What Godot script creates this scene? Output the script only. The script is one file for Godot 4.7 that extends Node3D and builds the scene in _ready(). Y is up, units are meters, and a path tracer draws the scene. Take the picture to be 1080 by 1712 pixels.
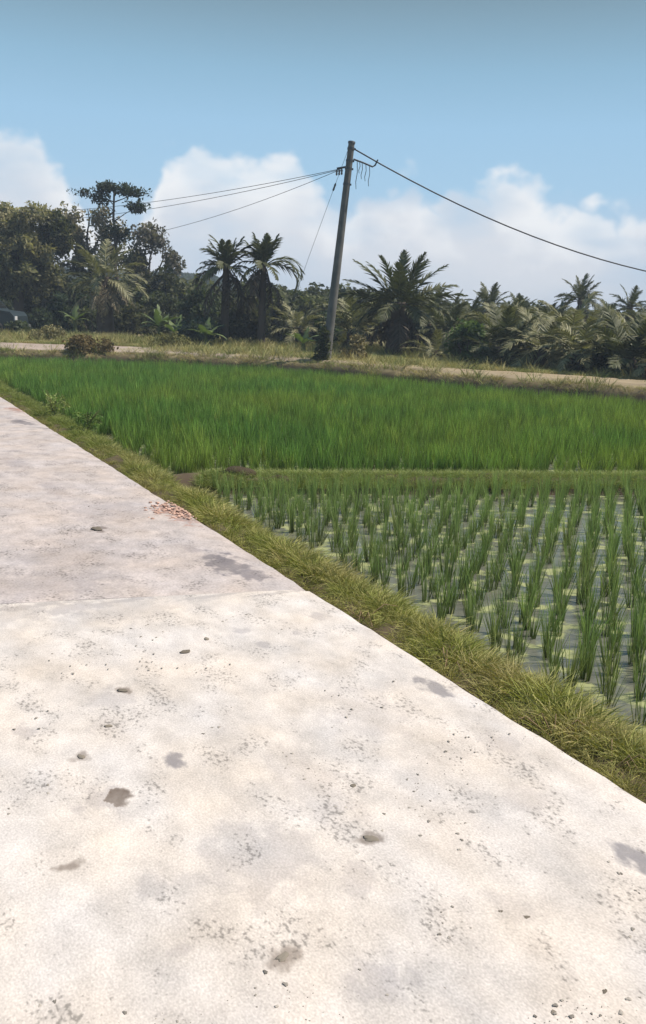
extends Node3D

# Road-aligned frame: D runs along the concrete road, N points from the road towards the paddies.
const D := Vector3(-0.492, 0.0, -0.871)
const N := Vector3(0.871, 0.0, -0.492)
const EDGE := 2.30          # lateral position of the road's right edge
const WATER := -0.42
const ROW := Vector3(0.309, 0, -0.951)      # the rice rows run away to the right
const ACROSS := Vector3(0.951, 0, 0.309)
const RICE0 := Vector3(-3.2, 0, -10.4)

var taken := {}
var leaf_mats := {}

# ---------------------------------------------------------------- mesh builder
class MB:
	var v := PackedVector3Array()
	var c := PackedColorArray()
	var u := PackedVector2Array()
	var ix := PackedInt32Array()

	func p(pos: Vector3, col := Color.WHITE, uv := Vector2.ZERO) -> int:
		v.push_back(pos); c.push_back(col); u.push_back(uv)
		return v.size() - 1

	func tri(a: int, b: int, d: int) -> void:      # counter-clockwise from outside; stored clockwise
		ix.push_back(a); ix.push_back(d); ix.push_back(b)

	func quad(a: int, b: int, d: int, e: int) -> void:
		tri(a, b, d); tri(a, d, e)

	func face(a: Vector3, b: Vector3, d: Vector3, e: Vector3, col := Color.WHITE) -> void:
		quad(p(a, col, Vector2(0, 0)), p(b, col, Vector2(1, 0)), p(d, col, Vector2(1, 1)), p(e, col, Vector2(0, 1)))

	func box(at: Vector3, size: Vector3, b := Basis.IDENTITY, col := Color.WHITE) -> void:
		var h := size * 0.5
		var k: Array[Vector3] = []
		for z in [-1, 1]:
			for y in [-1, 1]:
				for x in [-1, 1]:
					k.append(at + b * Vector3(h.x * x, h.y * y, h.z * z))
		face(k[4], k[5], k[7], k[6], col); face(k[1], k[0], k[2], k[3], col)
		face(k[5], k[1], k[3], k[7], col); face(k[0], k[4], k[6], k[2], col)
		face(k[6], k[7], k[3], k[2], col); face(k[0], k[1], k[5], k[4], col)

	func tube(path: Array, radii: Array, sides: int, col := Color.WHITE, caps := true, jit := 0.0, rng: RandomNumberGenerator = null) -> void:
		var ref := Vector3(0.31, 0.17, 0.93)
		var rings := []
		for i in path.size():
			var a: Vector3 = path[maxi(i - 1, 0)]
			var b: Vector3 = path[mini(i + 1, path.size() - 1)]
			var t := (b - a).normalized()
			var x := ref.cross(t).normalized()
			if x.length() < 0.1: x = Vector3.RIGHT
			var y := t.cross(x)
			var ring := []
			for s in sides:
				var an := TAU * s / sides
				var r: float = radii[i]
				if rng: r *= 1.0 + rng.randf_range(-jit, jit)
				ring.append(p(path[i] + (x * cos(an) + y * sin(an)) * r, col, Vector2(float(s) / sides, float(i))))
			rings.append(ring)
		for i in path.size() - 1:
			for s in sides:
				var s2 := (s + 1) % sides
				quad(rings[i][s], rings[i][s2], rings[i + 1][s2], rings[i + 1][s])
		if caps:
			for e in 2:
				var i: int = 0 if e == 0 else path.size() - 1
				var m := p(path[i], col)
				var rim := []
				for s in sides: rim.append(p(v[rings[i][s]], col))
				for s in sides:
					var s2 := (s + 1) % sides
					if e == 0: tri(m, rim[s2], rim[s])
					else: tri(m, rim[s], rim[s2])

	func blade(base: Vector3, dir: Vector3, bend: Vector3, length: float, w: float, segs: int, c0: Color, c1: Color, face_dir: Vector3) -> void:
		var last := []
		for i in segs + 1:
			var t := float(i) / segs
			var q := base + dir * (length * t) + bend * (length * t * t)
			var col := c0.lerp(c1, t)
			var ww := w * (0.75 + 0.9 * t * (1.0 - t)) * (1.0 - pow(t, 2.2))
			if i == segs:
				tri(last[0], last[1], p(q, col))
			else:
				var l := p(q - face_dir * ww * 0.5, col)
				var r := p(q + face_dir * ww * 0.5, col)
				if i > 0: quad(last[0], last[1], r, l)
				last = [l, r]

	func mesh(mat: Material) -> ArrayMesh:
		var n := PackedVector3Array()
		n.resize(v.size())
		for i in range(0, ix.size(), 3):
			var a := ix[i]; var b := ix[i + 1]; var d := ix[i + 2]
			var f := (v[d] - v[a]).cross(v[b] - v[a])
			n[a] += f; n[b] += f; n[d] += f
		for i in n.size():
			n[i] = n[i].normalized() if n[i].length_squared() > 1e-16 else Vector3.UP
		var arr := []
		arr.resize(Mesh.ARRAY_MAX)
		arr[Mesh.ARRAY_VERTEX] = v; arr[Mesh.ARRAY_NORMAL] = n; arr[Mesh.ARRAY_COLOR] = c
		arr[Mesh.ARRAY_TEX_UV] = u; arr[Mesh.ARRAY_INDEX] = ix
		var m := ArrayMesh.new()
		m.add_surface_from_arrays(Mesh.PRIMITIVE_TRIANGLES, arr)
		m.surface_set_material(0, mat)
		return m

# ---------------------------------------------------------------- naming and small helpers
func numbered(called: String) -> String:
	var k: int = taken.get(called, -1) + 1
	taken[called] = k
	return called if k == 0 else "%s_%03d" % [called, k]

func tag(o: Node, label := "", category := "", group := "", kind := "") -> Node:
	if label: o.set_meta("label", label)
	if category: o.set_meta("category", category)
	if group: o.set_meta("group", group)
	if kind: o.set_meta("kind", kind)
	return o

func root_of(called: String, at := Vector3.ZERO) -> Node3D:
	var o := Node3D.new()
	o.name = numbered(called)
	add_child(o, true)
	o.position = at
	return o

func put(called: String, m: Mesh, parent: Node = null) -> MeshInstance3D:
	var o := MeshInstance3D.new()
	o.mesh = m
	if parent == null:
		o.name = numbered(called); add_child(o, true)
	else:
		o.name = called; parent.add_child(o, true)
	return o

func scatter(called: String, m: Mesh, xf: Array, cols: Array, parent: Node = null) -> MultiMeshInstance3D:
	var mm := MultiMesh.new()
	mm.transform_format = MultiMesh.TRANSFORM_3D
	mm.use_colors = cols.size() > 0
	mm.mesh = m
	mm.instance_count = xf.size()
	for i in xf.size():
		mm.set_instance_transform(i, xf[i])
		if cols.size(): mm.set_instance_color(i, cols[i])
	var o := MultiMeshInstance3D.new()
	o.multimesh = mm
	if parent == null:
		o.name = numbered(called); add_child(o, true)
	else:
		o.name = called; parent.add_child(o, true)
	o.set_meta("kind", "stuff")
	return o

func rnd(s: int) -> RandomNumberGenerator:
	var r := RandomNumberGenerator.new()
	r.seed = s
	return r

func noise(s: int, freq: float, oct := 4, type := FastNoiseLite.TYPE_SIMPLEX_SMOOTH) -> FastNoiseLite:
	var n := FastNoiseLite.new()
	n.seed = s; n.frequency = freq; n.noise_type = type
	n.fractal_octaves = oct
	n.fractal_type = FastNoiseLite.FRACTAL_FBM if oct > 1 else FastNoiseLite.FRACTAL_NONE
	return n

func lin(r: float, g: float, b: float) -> Color: return Color(r, g, b)

func mat(col: Color, rough := 0.8, spec := 0.5) -> StandardMaterial3D:    # col is a linear base colour
	var m := StandardMaterial3D.new()
	m.albedo_color = col.linear_to_srgb()
	m.roughness = rough
	m.metallic_specular = spec
	return m

func vmat(rough := 0.8, spec := 0.5, back := Color.BLACK) -> StandardMaterial3D:  # colours come from the vertices
	var m := StandardMaterial3D.new()
	m.vertex_color_use_as_albedo = true
	m.roughness = rough
	m.metallic_specular = spec
	m.cull_mode = BaseMaterial3D.CULL_DISABLED
	if back != Color.BLACK:
		m.backlight_enabled = true
		m.backlight = back.linear_to_srgb()
	return m

func noise_tex(s: int, freq: float, size: int, ramp: Array, oct := 5, offs: Array = []) -> NoiseTexture2D:
	var t := NoiseTexture2D.new()
	t.width = size; t.height = size; t.seamless = true
	t.noise = noise(s, freq, oct)
	if ramp.size():
		var g := Gradient.new()
		var cols := PackedColorArray(); var of := PackedFloat32Array()
		for i in ramp.size():
			cols.push_back((ramp[i] as Color).linear_to_srgb())
			of.push_back(offs[i] if offs.size() else float(i) / (ramp.size() - 1))
		g.colors = cols; g.offsets = of
		t.color_ramp = g
	return t

func st(s: float, t: float, y := 0.0) -> Vector3:
	var q := D * s + N * t
	return Vector3(q.x, y, q.z)

# outer rim of the far paddy, as (x, z)
var toe: Array[Vector2] = [Vector2(-60, -24), Vector2(-30, -27.5), Vector2(-16, -28.6), Vector2(-11.2, -28.9), Vector2(-5.8, -29.3), Vector2(-2.6, -28.7), Vector2(-0.16, -27.5), Vector2(2.0, -25.4), Vector2(4.13, -23.4), Vector2(7.95, -21.2), Vector2(13, -18.4), Vector2(24, -12), Vector2(50, 2)]
const OUT := Vector3(0.30, 0.0, -0.954)

func toe_z(x: float) -> float:
	for i in toe.size() - 1:
		if x <= toe[i + 1].x:
			return lerpf(toe[i].y, toe[i + 1].y, (x - toe[i].x) / (toe[i + 1].x - toe[i].x))
	return toe[-1].y

func land_y(off: float) -> float:      # height of the land by distance from the paddy rim
	var q := [[-0.15, -0.5], [0.12, -0.10], [0.35, 0.03], [0.8, 0.10], [3.0, 0.13], [8.0, 0.2], [30.0, 0.35]]
	for i in q.size() - 1:
		if off <= q[i + 1][0]:
			return lerpf(q[i][1], q[i + 1][1], clampf((off - q[i][0]) / (q[i + 1][0] - q[i][0]), 0, 1))
	return 0.35

func off_of(x: float, z: float) -> float:
	return maxf(0.0, (toe_z(x) - z)) * 0.93

func ground_at(x: float, z: float) -> float: return land_y(off_of(x, z))

# ---------------------------------------------------------------- sky
func make_sky() -> Image:
	var w := 4096; var h := 2048
	var img := Image.create(w, h, false, Image.FORMAT_RGBF)
	var n_edge := noise(11, 9.0, 5); var n_body := noise(12, 5.0, 4); var n_puff := noise(15, 4.0, 2); var n_az := noise(13, 1.6, 3); var n_wisp := noise(14, 3.0, 4)
	# cumulus tops by azimuth in degrees (0 = straight ahead), going on round the horizon by noise
	var tops := [[-30, 9.0], [-24, 10.6], [-20.5, 10.2], [-18.5, 9.7], [-17.2, 8.6], [-16.2, 6.6], [-15.4, 4.4], [-12.9, 4.6], [-11.9, 6.4], [-10.6, 8.9], [-8.6, 10.0], [-6.5, 9.4], [-5.0, 9.6], [-2.3, 9.4], [-1.1, 8.6], [-0.2, 7.0], [0.9, 6.8], [2.3, 7.6], [4.6, 8.3], [7, 7.5], [9.2, 8.3], [12.5, 8.1], [14.2, 7.2], [16, 7.3], [17.4, 6.2], [19.5, 6.3], [23, 8.0], [30, 8.5]]
	var data := PackedFloat32Array()
	data.resize(w * h * 3)
	var stops := [[-90.0, 0.36, 0.42, 0.47], [-1.0, 0.52, 0.59, 0.68], [4.0, 0.48, 0.60, 0.74], [8.0, 0.37, 0.575, 0.765], [11.5, 0.335, 0.545, 0.745], [14.5, 0.275, 0.465, 0.63], [18.5, 0.20, 0.315, 0.40], [35.0, 0.145, 0.285, 0.43], [90.0, 0.10, 0.22, 0.40]]
	var top_row := PackedFloat32Array()
	top_row.resize(w)
	for x in w:
		var az := wrapf((float(x) + 0.5) / w * 360.0, -180.0, 180.0)   # the first column looks straight ahead
		var ra := deg_to_rad(az)
		var free := 8.2 + 5.0 * n_az.get_noise_3d(sin(ra), 0.0, cos(ra))
		var val := free
		if az > -30 and az < 30:
			for i in tops.size() - 1:
				if az <= tops[i + 1][0]:
					var k: float = (az - tops[i][0]) / (tops[i + 1][0] - tops[i][0])
					val = lerpf(tops[i][1], tops[i + 1][1], smoothstep(0.0, 1.0, k))
					break
			val = lerpf(free, val, clampf((30.0 - absf(az)) / 5.0, 0, 1))
		top_row[x] = val
	for y in h:
		var el := 90.0 - (float(y) + 0.5) / h * 180.0
		var si := 0
		while si < stops.size() - 2 and el > stops[si + 1][0]: si += 1
		var a = stops[si]; var b = stops[si + 1]
		var k := clampf((el - a[0]) / (b[0] - a[0]), 0, 1)
		var base := Vector3(lerpf(a[1], b[1], k), lerpf(a[2], b[2], k), lerpf(a[3], b[3], k))
		var er := deg_to_rad(el)
		var ce := cos(er); var se := sin(er)
		var at := y * w * 3
		var cloudy := el > -1.5 and el < 16.0
		for x in w:
			var col := base
			if cloudy:
				var ra := deg_to_rad((float(x) + 0.5) / w * 360.0)
				var d := Vector3(sin(ra) * ce, se, -cos(ra) * ce)
				var e := n_edge.get_noise_3dv(d * Vector3(1, 1.4, 1))
				var up := top_row[x] + 1.5 * (absf(e) * 2.4 - 0.5) + 0.45 * n_puff.get_noise_3dv(d) - el          # degrees below the cloud's upper rim
				if up > -1.0:
					var bd := n_body.get_noise_3dv(d * Vector3(1, 1.9, 1))
					var ws := n_wisp.get_noise_3dv(d * Vector3(1, 3.0, 1) + Vector3(5, 0, 0))
					var cover := smoothstep(-0.55, 0.95, up) * clampf(0.92 + 0.9 * bd - 0.035 * maxf(0, up - 2.0), 0.0, 1.0)
					cover *= smoothstep(-0.55, 0.05, ws + 0.25)
					var depth := clampf(up / 3.2 - 1.5 * bd + 0.5 * e, 0, 1)
					var lit := Vector3(0.87, 0.88, 0.895).lerp(Vector3(0.70, 0.725, 0.775), depth)
					col = base.lerp(lit, cover * 0.93)
				var hz := exp(-maxf(el, 0.0) / 2.2) * 0.5
				col = col.lerp(Vector3(0.60, 0.655, 0.72), hz)
			data[at] = col.x * 0.79; data[at + 1] = col.y * 0.79; data[at + 2] = col.z * 0.79
			at += 3
	return Image.create_from_data(w, h, false, Image.FORMAT_RGBF, data.to_byte_array())

# ---------------------------------------------------------------- concrete
# stains: [s, t, half length along s, half width along t, strength, colour kind 0 grey 1 red earth 2 dark mud]
func concrete_images(w: int, h: int, sd: int, s0: float, s1: float, t0: float, t1: float, stains: Array, tone: Vector3) -> Array:
	var px := (s1 - s0) / w
	var blot := noise(sd, 0.9 * px, 4).get_image(w, h).get_data()
	var mn := noise(sd + 1, 3.5 * px, 7)
	mn.fractal_gain = 0.66
	var mott := mn.get_image(w, h).get_data()
	var grain := noise(sd + 2, 95.0 * px, 2).get_image(w, h).get_data()
	var cn := noise(sd + 3, 34.0 * px, 4)
	cn.fractal_gain = 0.62
	var pits := cn.get_image(w, h).get_data()
	var hue := noise(sd + 4, 1.7 * px, 3).get_image(w, h).get_data()
	var zone := noise(sd + 5, 2.6 * px, 3).get_image(w, h).get_data()
	var sc := noise(sd + 6, 9.0 * px, 4)
	var stain := PackedFloat32Array(); stain.resize(w * h)
	var kind := PackedByteArray(); kind.resize(w * h)
	for q in stains:
		var r: float = maxf(q[2], q[3]) * 1.7
		for j in range(maxi(0, int((q[1] - r - t0) / (t1 - t0) * h)), mini(h, int((q[1] + r - t0) / (t1 - t0) * h))):
			for i in range(maxi(0, int((q[0] - r - s0) / px)), mini(w, int((q[0] + r - s0) / px))):
				var ds: float = (s0 + i * px - q[0]) / q[2]
				var dt: float = (t0 + (t1 - t0) * j / h - q[1]) / q[3]
				var f: float = sqrt(ds * ds + dt * dt) + 0.75 * sc.get_noise_2d(i, j)
				var k: float = (1.0 - smoothstep(0.45, 1.05, f)) * q[4]
				if k > stain[j * w + i]:
					stain[j * w + i] = k; kind[j * w + i] = q[5]
	var out := PackedByteArray(); out.resize(w * h * 3)
	var hgt := PackedByteArray(); hgt.resize(w * h)
	for i in w * h:
		var b := blot[i] / 255.0; var m := mott[i] / 255.0; var g := grain[i] / 255.0
		var z := zone[i] / 255.0; var hh := hue[i] / 255.0 - 0.5
		var l := 1.0 + 0.08 * (b - 0.5) + 0.19 * (m - 0.5) + 0.26 * (g - 0.5)
		var pit := 0.0
		var pl := 0.83 - 0.25 * smoothstep(0.42, 0.80, z) + 0.25 * (m - 0.5)
		pit = smoothstep(pl - 0.04, pl + 0.15, pits[i] / 255.0) * (0.5 + 0.5 * g)
		l *= 1.0 - 0.36 * pit
		var r := tone.x * l * (1.0 + 0.03 * hh); var gg := tone.y * l; var bb := tone.z * l * (1.0 - 0.045 * hh)
		var k := stain[i]
		if k > 0.0:
			k *= 0.45 + 0.95 * m * (0.7 + 0.6 * g)
			if kind[i] == 0: r *= 1.0 - 0.14 * k; gg *= 1.0 - 0.14 * k; bb *= 1.0 - 0.125 * k
			elif kind[i] == 3: r *= 1.0 - 0.30 * k; gg *= 1.0 - 0.295 * k; bb *= 1.0 - 0.265 * k
			elif kind[i] == 1:
				k *= 1.1
				r *= 1.0 - 0.12 * k; gg *= 1.0 - 0.24 * k; bb *= 1.0 - 0.28 * k
			else: r *= 1.0 - 0.40 * k; gg *= 1.0 - 0.43 * k; bb *= 1.0 - 0.45 * k
		out[i * 3] = clampi(int(r), 0, 255); out[i * 3 + 1] = clampi(int(gg), 0, 255); out[i * 3 + 2] = clampi(int(bb), 0, 255)
		hgt[i] = clampi(int(150.0 + 40.0 * (m - 0.5) + 10.0 * (g - 0.5) - 90.0 * pit), 0, 255)
	return [Image.create_from_data(w, h, false, Image.FORMAT_RGB8, out), Image.create_from_data(w, h, false, Image.FORMAT_L8, hgt)]

func concrete_mat(imgs: Array) -> StandardMaterial3D:
	var m := StandardMaterial3D.new()
	imgs[0].generate_mipmaps()
	m.albedo_texture = ImageTexture.create_from_image(imgs[0])
	m.roughness = 0.9
	m.metallic_specular = 0.35
	m.heightmap_enabled = true
	m.heightmap_texture = ImageTexture.create_from_image(imgs[1])
	m.heightmap_scale = 0.08
	return m

func joint_s(base: float, t: float) -> float: return base - 0.26 * (t - 2.27)

func slab(m: Material, sa: float, sb: float, s0: float, s1: float, t0: float, t1: float, sd: int, parent: Node) -> void:
	var b := MB.new()
	var n := noise(sd, 0.35, 3); var ne := noise(sd + 9, 3.2, 4)
	var ns := int(absf(sb - sa) / 0.10); var nt := 34
	var grid := []
	var edge := []
	for i in ns + 1:
		var row := []
		for j in nt + 1:
			var t := lerpf(t0, t1, float(j) / nt)
			var s := lerpf(joint_s(sa, t) + 0.003, joint_s(sb, t) - 0.003, float(i) / ns)
			if j == nt: t += 0.014 * ne.get_noise_1d(s * 1.0) - 0.006
			var y := 0.012 * n.get_noise_2d(s, t)
			if i == 0 or i == ns: y -= 0.004
			if j == nt: y -= 0.015
			var uv := Vector2((s - s0) / (s1 - s0), (t - t0) / (t1 - t0))
			row.append(b.p(st(s, t, y), Color.WHITE, uv))
			if j == nt: edge.append([s, t, y, uv])
		grid.append(row)
	for i in ns:
		for j in nt:
			b.quad(grid[i][j], grid[i][j + 1], grid[i + 1][j + 1], grid[i + 1][j])
	var lo := []; var hi := []
	for e in edge:
		hi.append(b.p(st(e[0], e[1], e[2]), Color.WHITE, e[3]))
		lo.append(b.p(st(e[0], e[1] + 0.02 + 0.02 * ne.get_noise_1d(e[0] * 3.0), -0.17), Color.WHITE, e[3] + Vector2(0, 0.03)))
	for i in edge.size() - 1: b.quad(hi[i], lo[i], lo[i + 1], hi[i + 1])
	for e in 2:                                     # faces in the joints
		var i: int = 0 if e == 0 else ns
		for j in nt:
			var q: Vector3 = b.v[grid[i][j]]; var r: Vector3 = b.v[grid[i][j + 1]]
			var dn := Vector3(0, -0.15, 0)
			if e == 0: b.face(q + dn, r + dn, r, q)
			else: b.face(r + dn, q + dn, q, r)
	put("concrete_slab", b.mesh(m), parent)

# ---------------------------------------------------------------- plants
func tuft(rng: RandomNumberGenerator, n: int, h0: float, h1: float, spread: float, w: float, lean0: float, lean1: float, bend: float, c0: Color, c1: Color, segs: int, m: Material, vary := 0.25) -> ArrayMesh:
	var b := MB.new()
	for i in n:
		var a := rng.randf() * TAU
		var r := spread * sqrt(rng.randf())
		var base := Vector3(cos(a) * r, -0.01, sin(a) * r)
		var a2 := a + rng.randf_range(-0.9, 0.9)
		var lean := rng.randf_range(lean0, lean1)
		var o := Vector3(cos(a2), 0, sin(a2))
		var dir := (Vector3.UP * cos(lean) + o * sin(lean))
		var bd := (o * 0.8 - Vector3.UP * 0.5) * bend * rng.randf_range(0.2, 1.2)
		var tw := rng.randf() * TAU
		var f := Vector3(cos(tw), 0, sin(tw))
		f = (f - dir * f.dot(dir)).normalized()
		var k := rng.randf_range(1.0 - vary, 1.0 + vary * 1.3)
		b.blade(base, dir, bd, rng.randf_range(h0, h1), w * rng.randf_range(0.7, 1.3), segs, c0 * k, c1 * k, f)
	return b.mesh(m)

func clump(rng: RandomNumberGenerator, n: int, rad: float, size: float, m: Material, flat := 1.0) -> ArrayMesh:
	var b := MB.new()
	for i in n:
		var d := Vector3(rng.randfn(), rng.randfn() * flat, rng.randfn()).normalized() * rad * pow(rng.randf(), 0.45)
		d.y *= flat
		var q := Basis(Vector3(rng.randfn(), rng.randfn(), rng.randfn()).normalized(), rng.randf() * TAU)
		var l := size * rng.randf_range(0.7, 1.4)
		var k := rng.randf_range(0.7, 1.3)
		var col := Color(k, k, k)
		var a := b.p(d + q * Vector3(-l * 0.5, 0, 0), col); var e := b.p(d + q * Vector3(l * 0.5, 0, 0), col)
		var s1 := b.p(d + q * Vector3(0, l * 0.08, l * 0.26), col); var s2 := b.p(d + q * Vector3(0, l * 0.08, -l * 0.26), col)
		b.tri(a, s1, e); b.tri(a, e, s2)
	return b.mesh(m)

func frond_mesh(sd: int, length: float, droop: float, ll: float, pairs: int, w: float, ca: Color, cb: Color, sag: float, ragged := 0.0) -> ArrayMesh:
	var rng := rnd(sd)
	var b := MB.new()
	var pts: Array = [Vector3.ZERO]; var rad: Array = [0.028]
	var steps := 12
	var q := Vector3.ZERO
	for i in steps:
		var t := (i + 0.5) / steps
		var th := -droop * pow(t, 1.5)
		q += Vector3(cos(th), sin(th), 0) * length / steps
		pts.append(q); rad.append(lerpf(0.028, 0.006, t))
	b.tube(pts, rad, 4, ca.lerp(cb, 0.5) * 1.5)
	for k in pairs:
		var t := 0.13 + 0.87 * k / (pairs - 1)
		var fi := minf(t * steps, steps - 0.001)
		var i := int(fi)
		var at: Vector3 = (pts[i] as Vector3).lerp(pts[i + 1], fi - i)
		var tan: Vector3 = ((pts[i + 1] as Vector3) - pts[i]).normalized()
		var up := Vector3(-tan.y, tan.x, 0)
		for side in [-1.0, 1.0]:
			if rng.randf() < ragged: continue
			var l := ll * clampf(sin(PI * (0.16 + 0.78 * pow(t, 0.9))), 0.2, 1.0) * rng.randf_range(0.8, 1.15)
			var fwd := lerpf(0.45, 0.85, t)
			var dir := (tan * (fwd + rng.randf_range(-0.15, 0.15)) + Vector3(0, 0, side) * 0.8 + up * rng.randf_range(-0.12, 0.4)).normalized()
			var f := (tan - dir * tan.dot(dir)).normalized()
			f = f.rotated(dir, rng.randf_range(-0.6, 0.6))
			var col := ca.lerp(cb, rng.randf())
			b.blade(at, dir, Vector3(0, -sag * rng.randf_range(0.5, 1.3), 0), l, w, 3, col, col * 1.1, f)
	return b.mesh(leaf_mats["palm"])

func lean_basis(az: float, el: float, sc: float, roll := 0.0) -> Basis:
	return Basis(Vector3.UP, deg_to_rad(az)) * Basis(Vector3.BACK, deg_to_rad(el)) * Basis(Vector3.RIGHT, deg_to_rad(roll)) * Basis.from_scale(Vector3.ONE * sc)

# fronds: [azimuth (0 = right, 90 = away, 180 = left, 270 = towards the road), elevation, scale, mesh number]
func palm(label: String, x: float, z: float, th: float, tr: float, fronds: Array, meshes: Array, dead: Array, dead_meshes: Array, sd: int, group := "", lean := Vector3.ZERO) -> Node3D:
	var rng := rnd(sd)
	var y := ground_at(x, z) - 0.05
	var o := root_of("palm_tree", Vector3(x, y, z))
	tag(o, label, "palm tree", group)
	var b := MB.new()
	var path := []; var radii := []
	var n := maxi(8, int(th / 0.12))
	for i in n + 1:
		var t := float(i) / n
		path.append(Vector3(0, th * t, 0) + lean * t * t)
		radii.append(tr * (1.15 - 0.3 * t) * (1.0 if i % 2 == 0 else 0.86) * (1.25 if i == 0 else 1.0))
	b.tube(path, radii, 11, lin(0.075, 0.062, 0.05), true, 0.12, rng)
	put("trunk", b.mesh(leaf_mats["bark"]), o)
	for f in fronds:
		var k := put("frond", meshes[f[3]], o)
		k.transform = Transform3D(lean_basis(f[0], f[1], f[2], rng.randf_range(-25, 25)), Vector3(0, th - 0.05 - 0.14 * rng.randf(), 0) + lean + Vector3(cos(deg_to_rad(f[0])), 0, -sin(deg_to_rad(f[0]))) * tr * 0.5)
	for f in dead:
		var k := put("dead_frond", dead_meshes[f[3]], o)
		k.transform = Transform3D(lean_basis(f[0], f[1], f[2], rng.randf_range(-30, 30)), Vector3(0, th - 0.1 - (0.25 + 0.12 * th) * rng.randf(), 0) + lean + Vector3(cos(deg_to_rad(f[0])), 0, -sin(deg_to_rad(f[0]))) * tr * 0.7)
	return o

func ring_of_fronds(n: int, e_in: float, e_out: float, sc: float, sd: int, nm := 4, power := 1.0) -> Array:
	var rng := rnd(sd)
	var out := []
	for i in n:
		var t := float(i) / (n - 1)
		out.append([fmod(137.5 * i + rng.randf_range(-18, 18), 360.0), lerpf(e_in, e_out, pow(t, power)) + rng.randf_range(-7, 7), sc * rng.randf_range(0.85, 1.12), rng.randi() % nm])
	return out

# lobes: [centre relative to the foot, radii, how many leaf clumps, colour, light/dark spread]
func broadleaf(called: String, label: String, category: String, x: float, z: float, limbs: Array, lobes: Array, cl: Mesh, sd: int, group := "", csize := 1.0) -> Node3D:
	var rng := rnd(sd)
	var o := root_of(called, Vector3(x, ground_at(x, z) - 0.05, z))
	tag(o, label, category, group)
	for i in limbs.size():
		var q = limbs[i]
		var b := MB.new()
		var path := []; var radii := []
		var a: Vector3 = q[0]; var e: Vector3 = q[1]
		for k in 7:
			var t := k / 6.0
			path.append(a.lerp(e, t) + Vector3(rng.randf_range(-1, 1), 0, rng.randf_range(-1, 1)) * 0.05 * a.distance_to(e) * sin(t * PI))
			radii.append(lerpf(q[2], q[3], t))
		b.tube(path, radii, 8, lin(0.085, 0.07, 0.055), true, 0.08, rng)
		put("trunk" if i == 0 else "limb", b.mesh(leaf_mats["bark"]), o)
	for lb in lobes:
		var xf := []; var cols := []
		var nz := noise(sd + 77, 0.55, 3)
		var tries := 0
		while xf.size() < lb[2] and tries < lb[2] * 6:
			tries += 1
			var d := Vector3(rng.randfn(), rng.randfn(), rng.randfn()).normalized()
			var rr := pow(rng.randf(), 0.5)
			var q: Vector3 = lb[0] + d * (lb[1] as Vector3) * rr
			var g := nz.get_noise_3dv(q + Vector3(x, 0, z))
			if g < 0.0: continue
			if q.y < 0.1: continue
			xf.append(Transform3D(Basis(Vector3(rng.randfn(), rng.randfn(), rng.randfn()).normalized(), rng.randf() * TAU).scaled(Vector3.ONE * csize * rng.randf_range(0.7, 1.3)), q))
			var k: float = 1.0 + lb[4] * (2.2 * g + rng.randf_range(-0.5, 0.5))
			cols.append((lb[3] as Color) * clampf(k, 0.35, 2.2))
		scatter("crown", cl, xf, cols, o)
	return o

func banana(label: String, x: float, z: float, h: float, sd: int, leaves: Array) -> void:
	var rng := rnd(sd)
	var o := root_of("banana_plant", Vector3(x, ground_at(x, z) - 0.05, z))
	tag(o, label, "banana plant", "")
	var b := MB.new()
	b.tube([Vector3.ZERO, Vector3(0.02, h * 0.5, 0), Vector3(0.0, h, 0.02)], [0.13, 0.10, 0.07], 10, lin(0.10, 0.12, 0.05))
	put("stem", b.mesh(leaf_mats["bark"]), o)
	for q in leaves:
		var m := MB.new()
		var l: float = q[2]
		var n := 11
		for side in [-1.0, 1.0]:
			var last := []
			for i in n + 1:
				var t := float(i) / n
				var th: float = -float(q[3]) * pow(t, 1.6)
				var c := Vector3(l * t * cos(th * 0.55), l * t * sin(th * 0.55), 0)
				var w := 0.17 * sin(PI * clampf(0.08 + t * 0.9, 0, 1)) * (1.0 - (0.45 if rng.randf() < 0.3 else 0.0))
				if t < 0.12: w = 0.02
				var col := lin(0.115, 0.15, 0.06) * rng.randf_range(0.85, 1.15)
				var a := m.p(c, col * 1.3); var e := m.p(c + Vector3(0, -w * 0.35 + 0.02, side * w), col)
				if i > 0:
					if side > 0: m.quad(last[0], last[1], e, a)
					else: m.quad(last[1], last[0], a, e)
				last = [a, e]
		var k := put("leaf", m.mesh(leaf_mats["wide"]), o)
		k.transform = Transform3D(lean_basis(q[0], q[1], 1.0, rng.randf_range(-20, 20)), Vector3(0, h * 0.95, 0))

func stone_mesh(sd: int, m: Material, flat: float) -> ArrayMesh:
	var rng := rnd(sd)
	var b := MB.new()
	var nz := noise(sd, 0.9, 2)
	var rings := 5; var seg := 9
	var id := []
	for i in rings + 1:
		var row := []
		var ph := PI * i / rings
		for j in seg:
			var an := TAU * j / seg
			var d := Vector3(sin(ph) * cos(an), cos(ph), sin(ph) * sin(an))
			var r := 1.0 + 0.75 * nz.get_noise_3dv(d * 1.3)
			var k := rng.randf_range(0.8, 1.2)
			row.append(b.p(d * r * Vector3(0.5, 0.5 * flat, 0.5) + Vector3(0, 0.3 * flat, 0), Color(k, k, k)))
		id.append(row)
	for i in rings:
		for j in seg:
			b.quad(id[i][j], id[i][(j + 1) % seg], id[i + 1][(j + 1) % seg], id[i + 1][j])
	return b.mesh(m)

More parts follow.
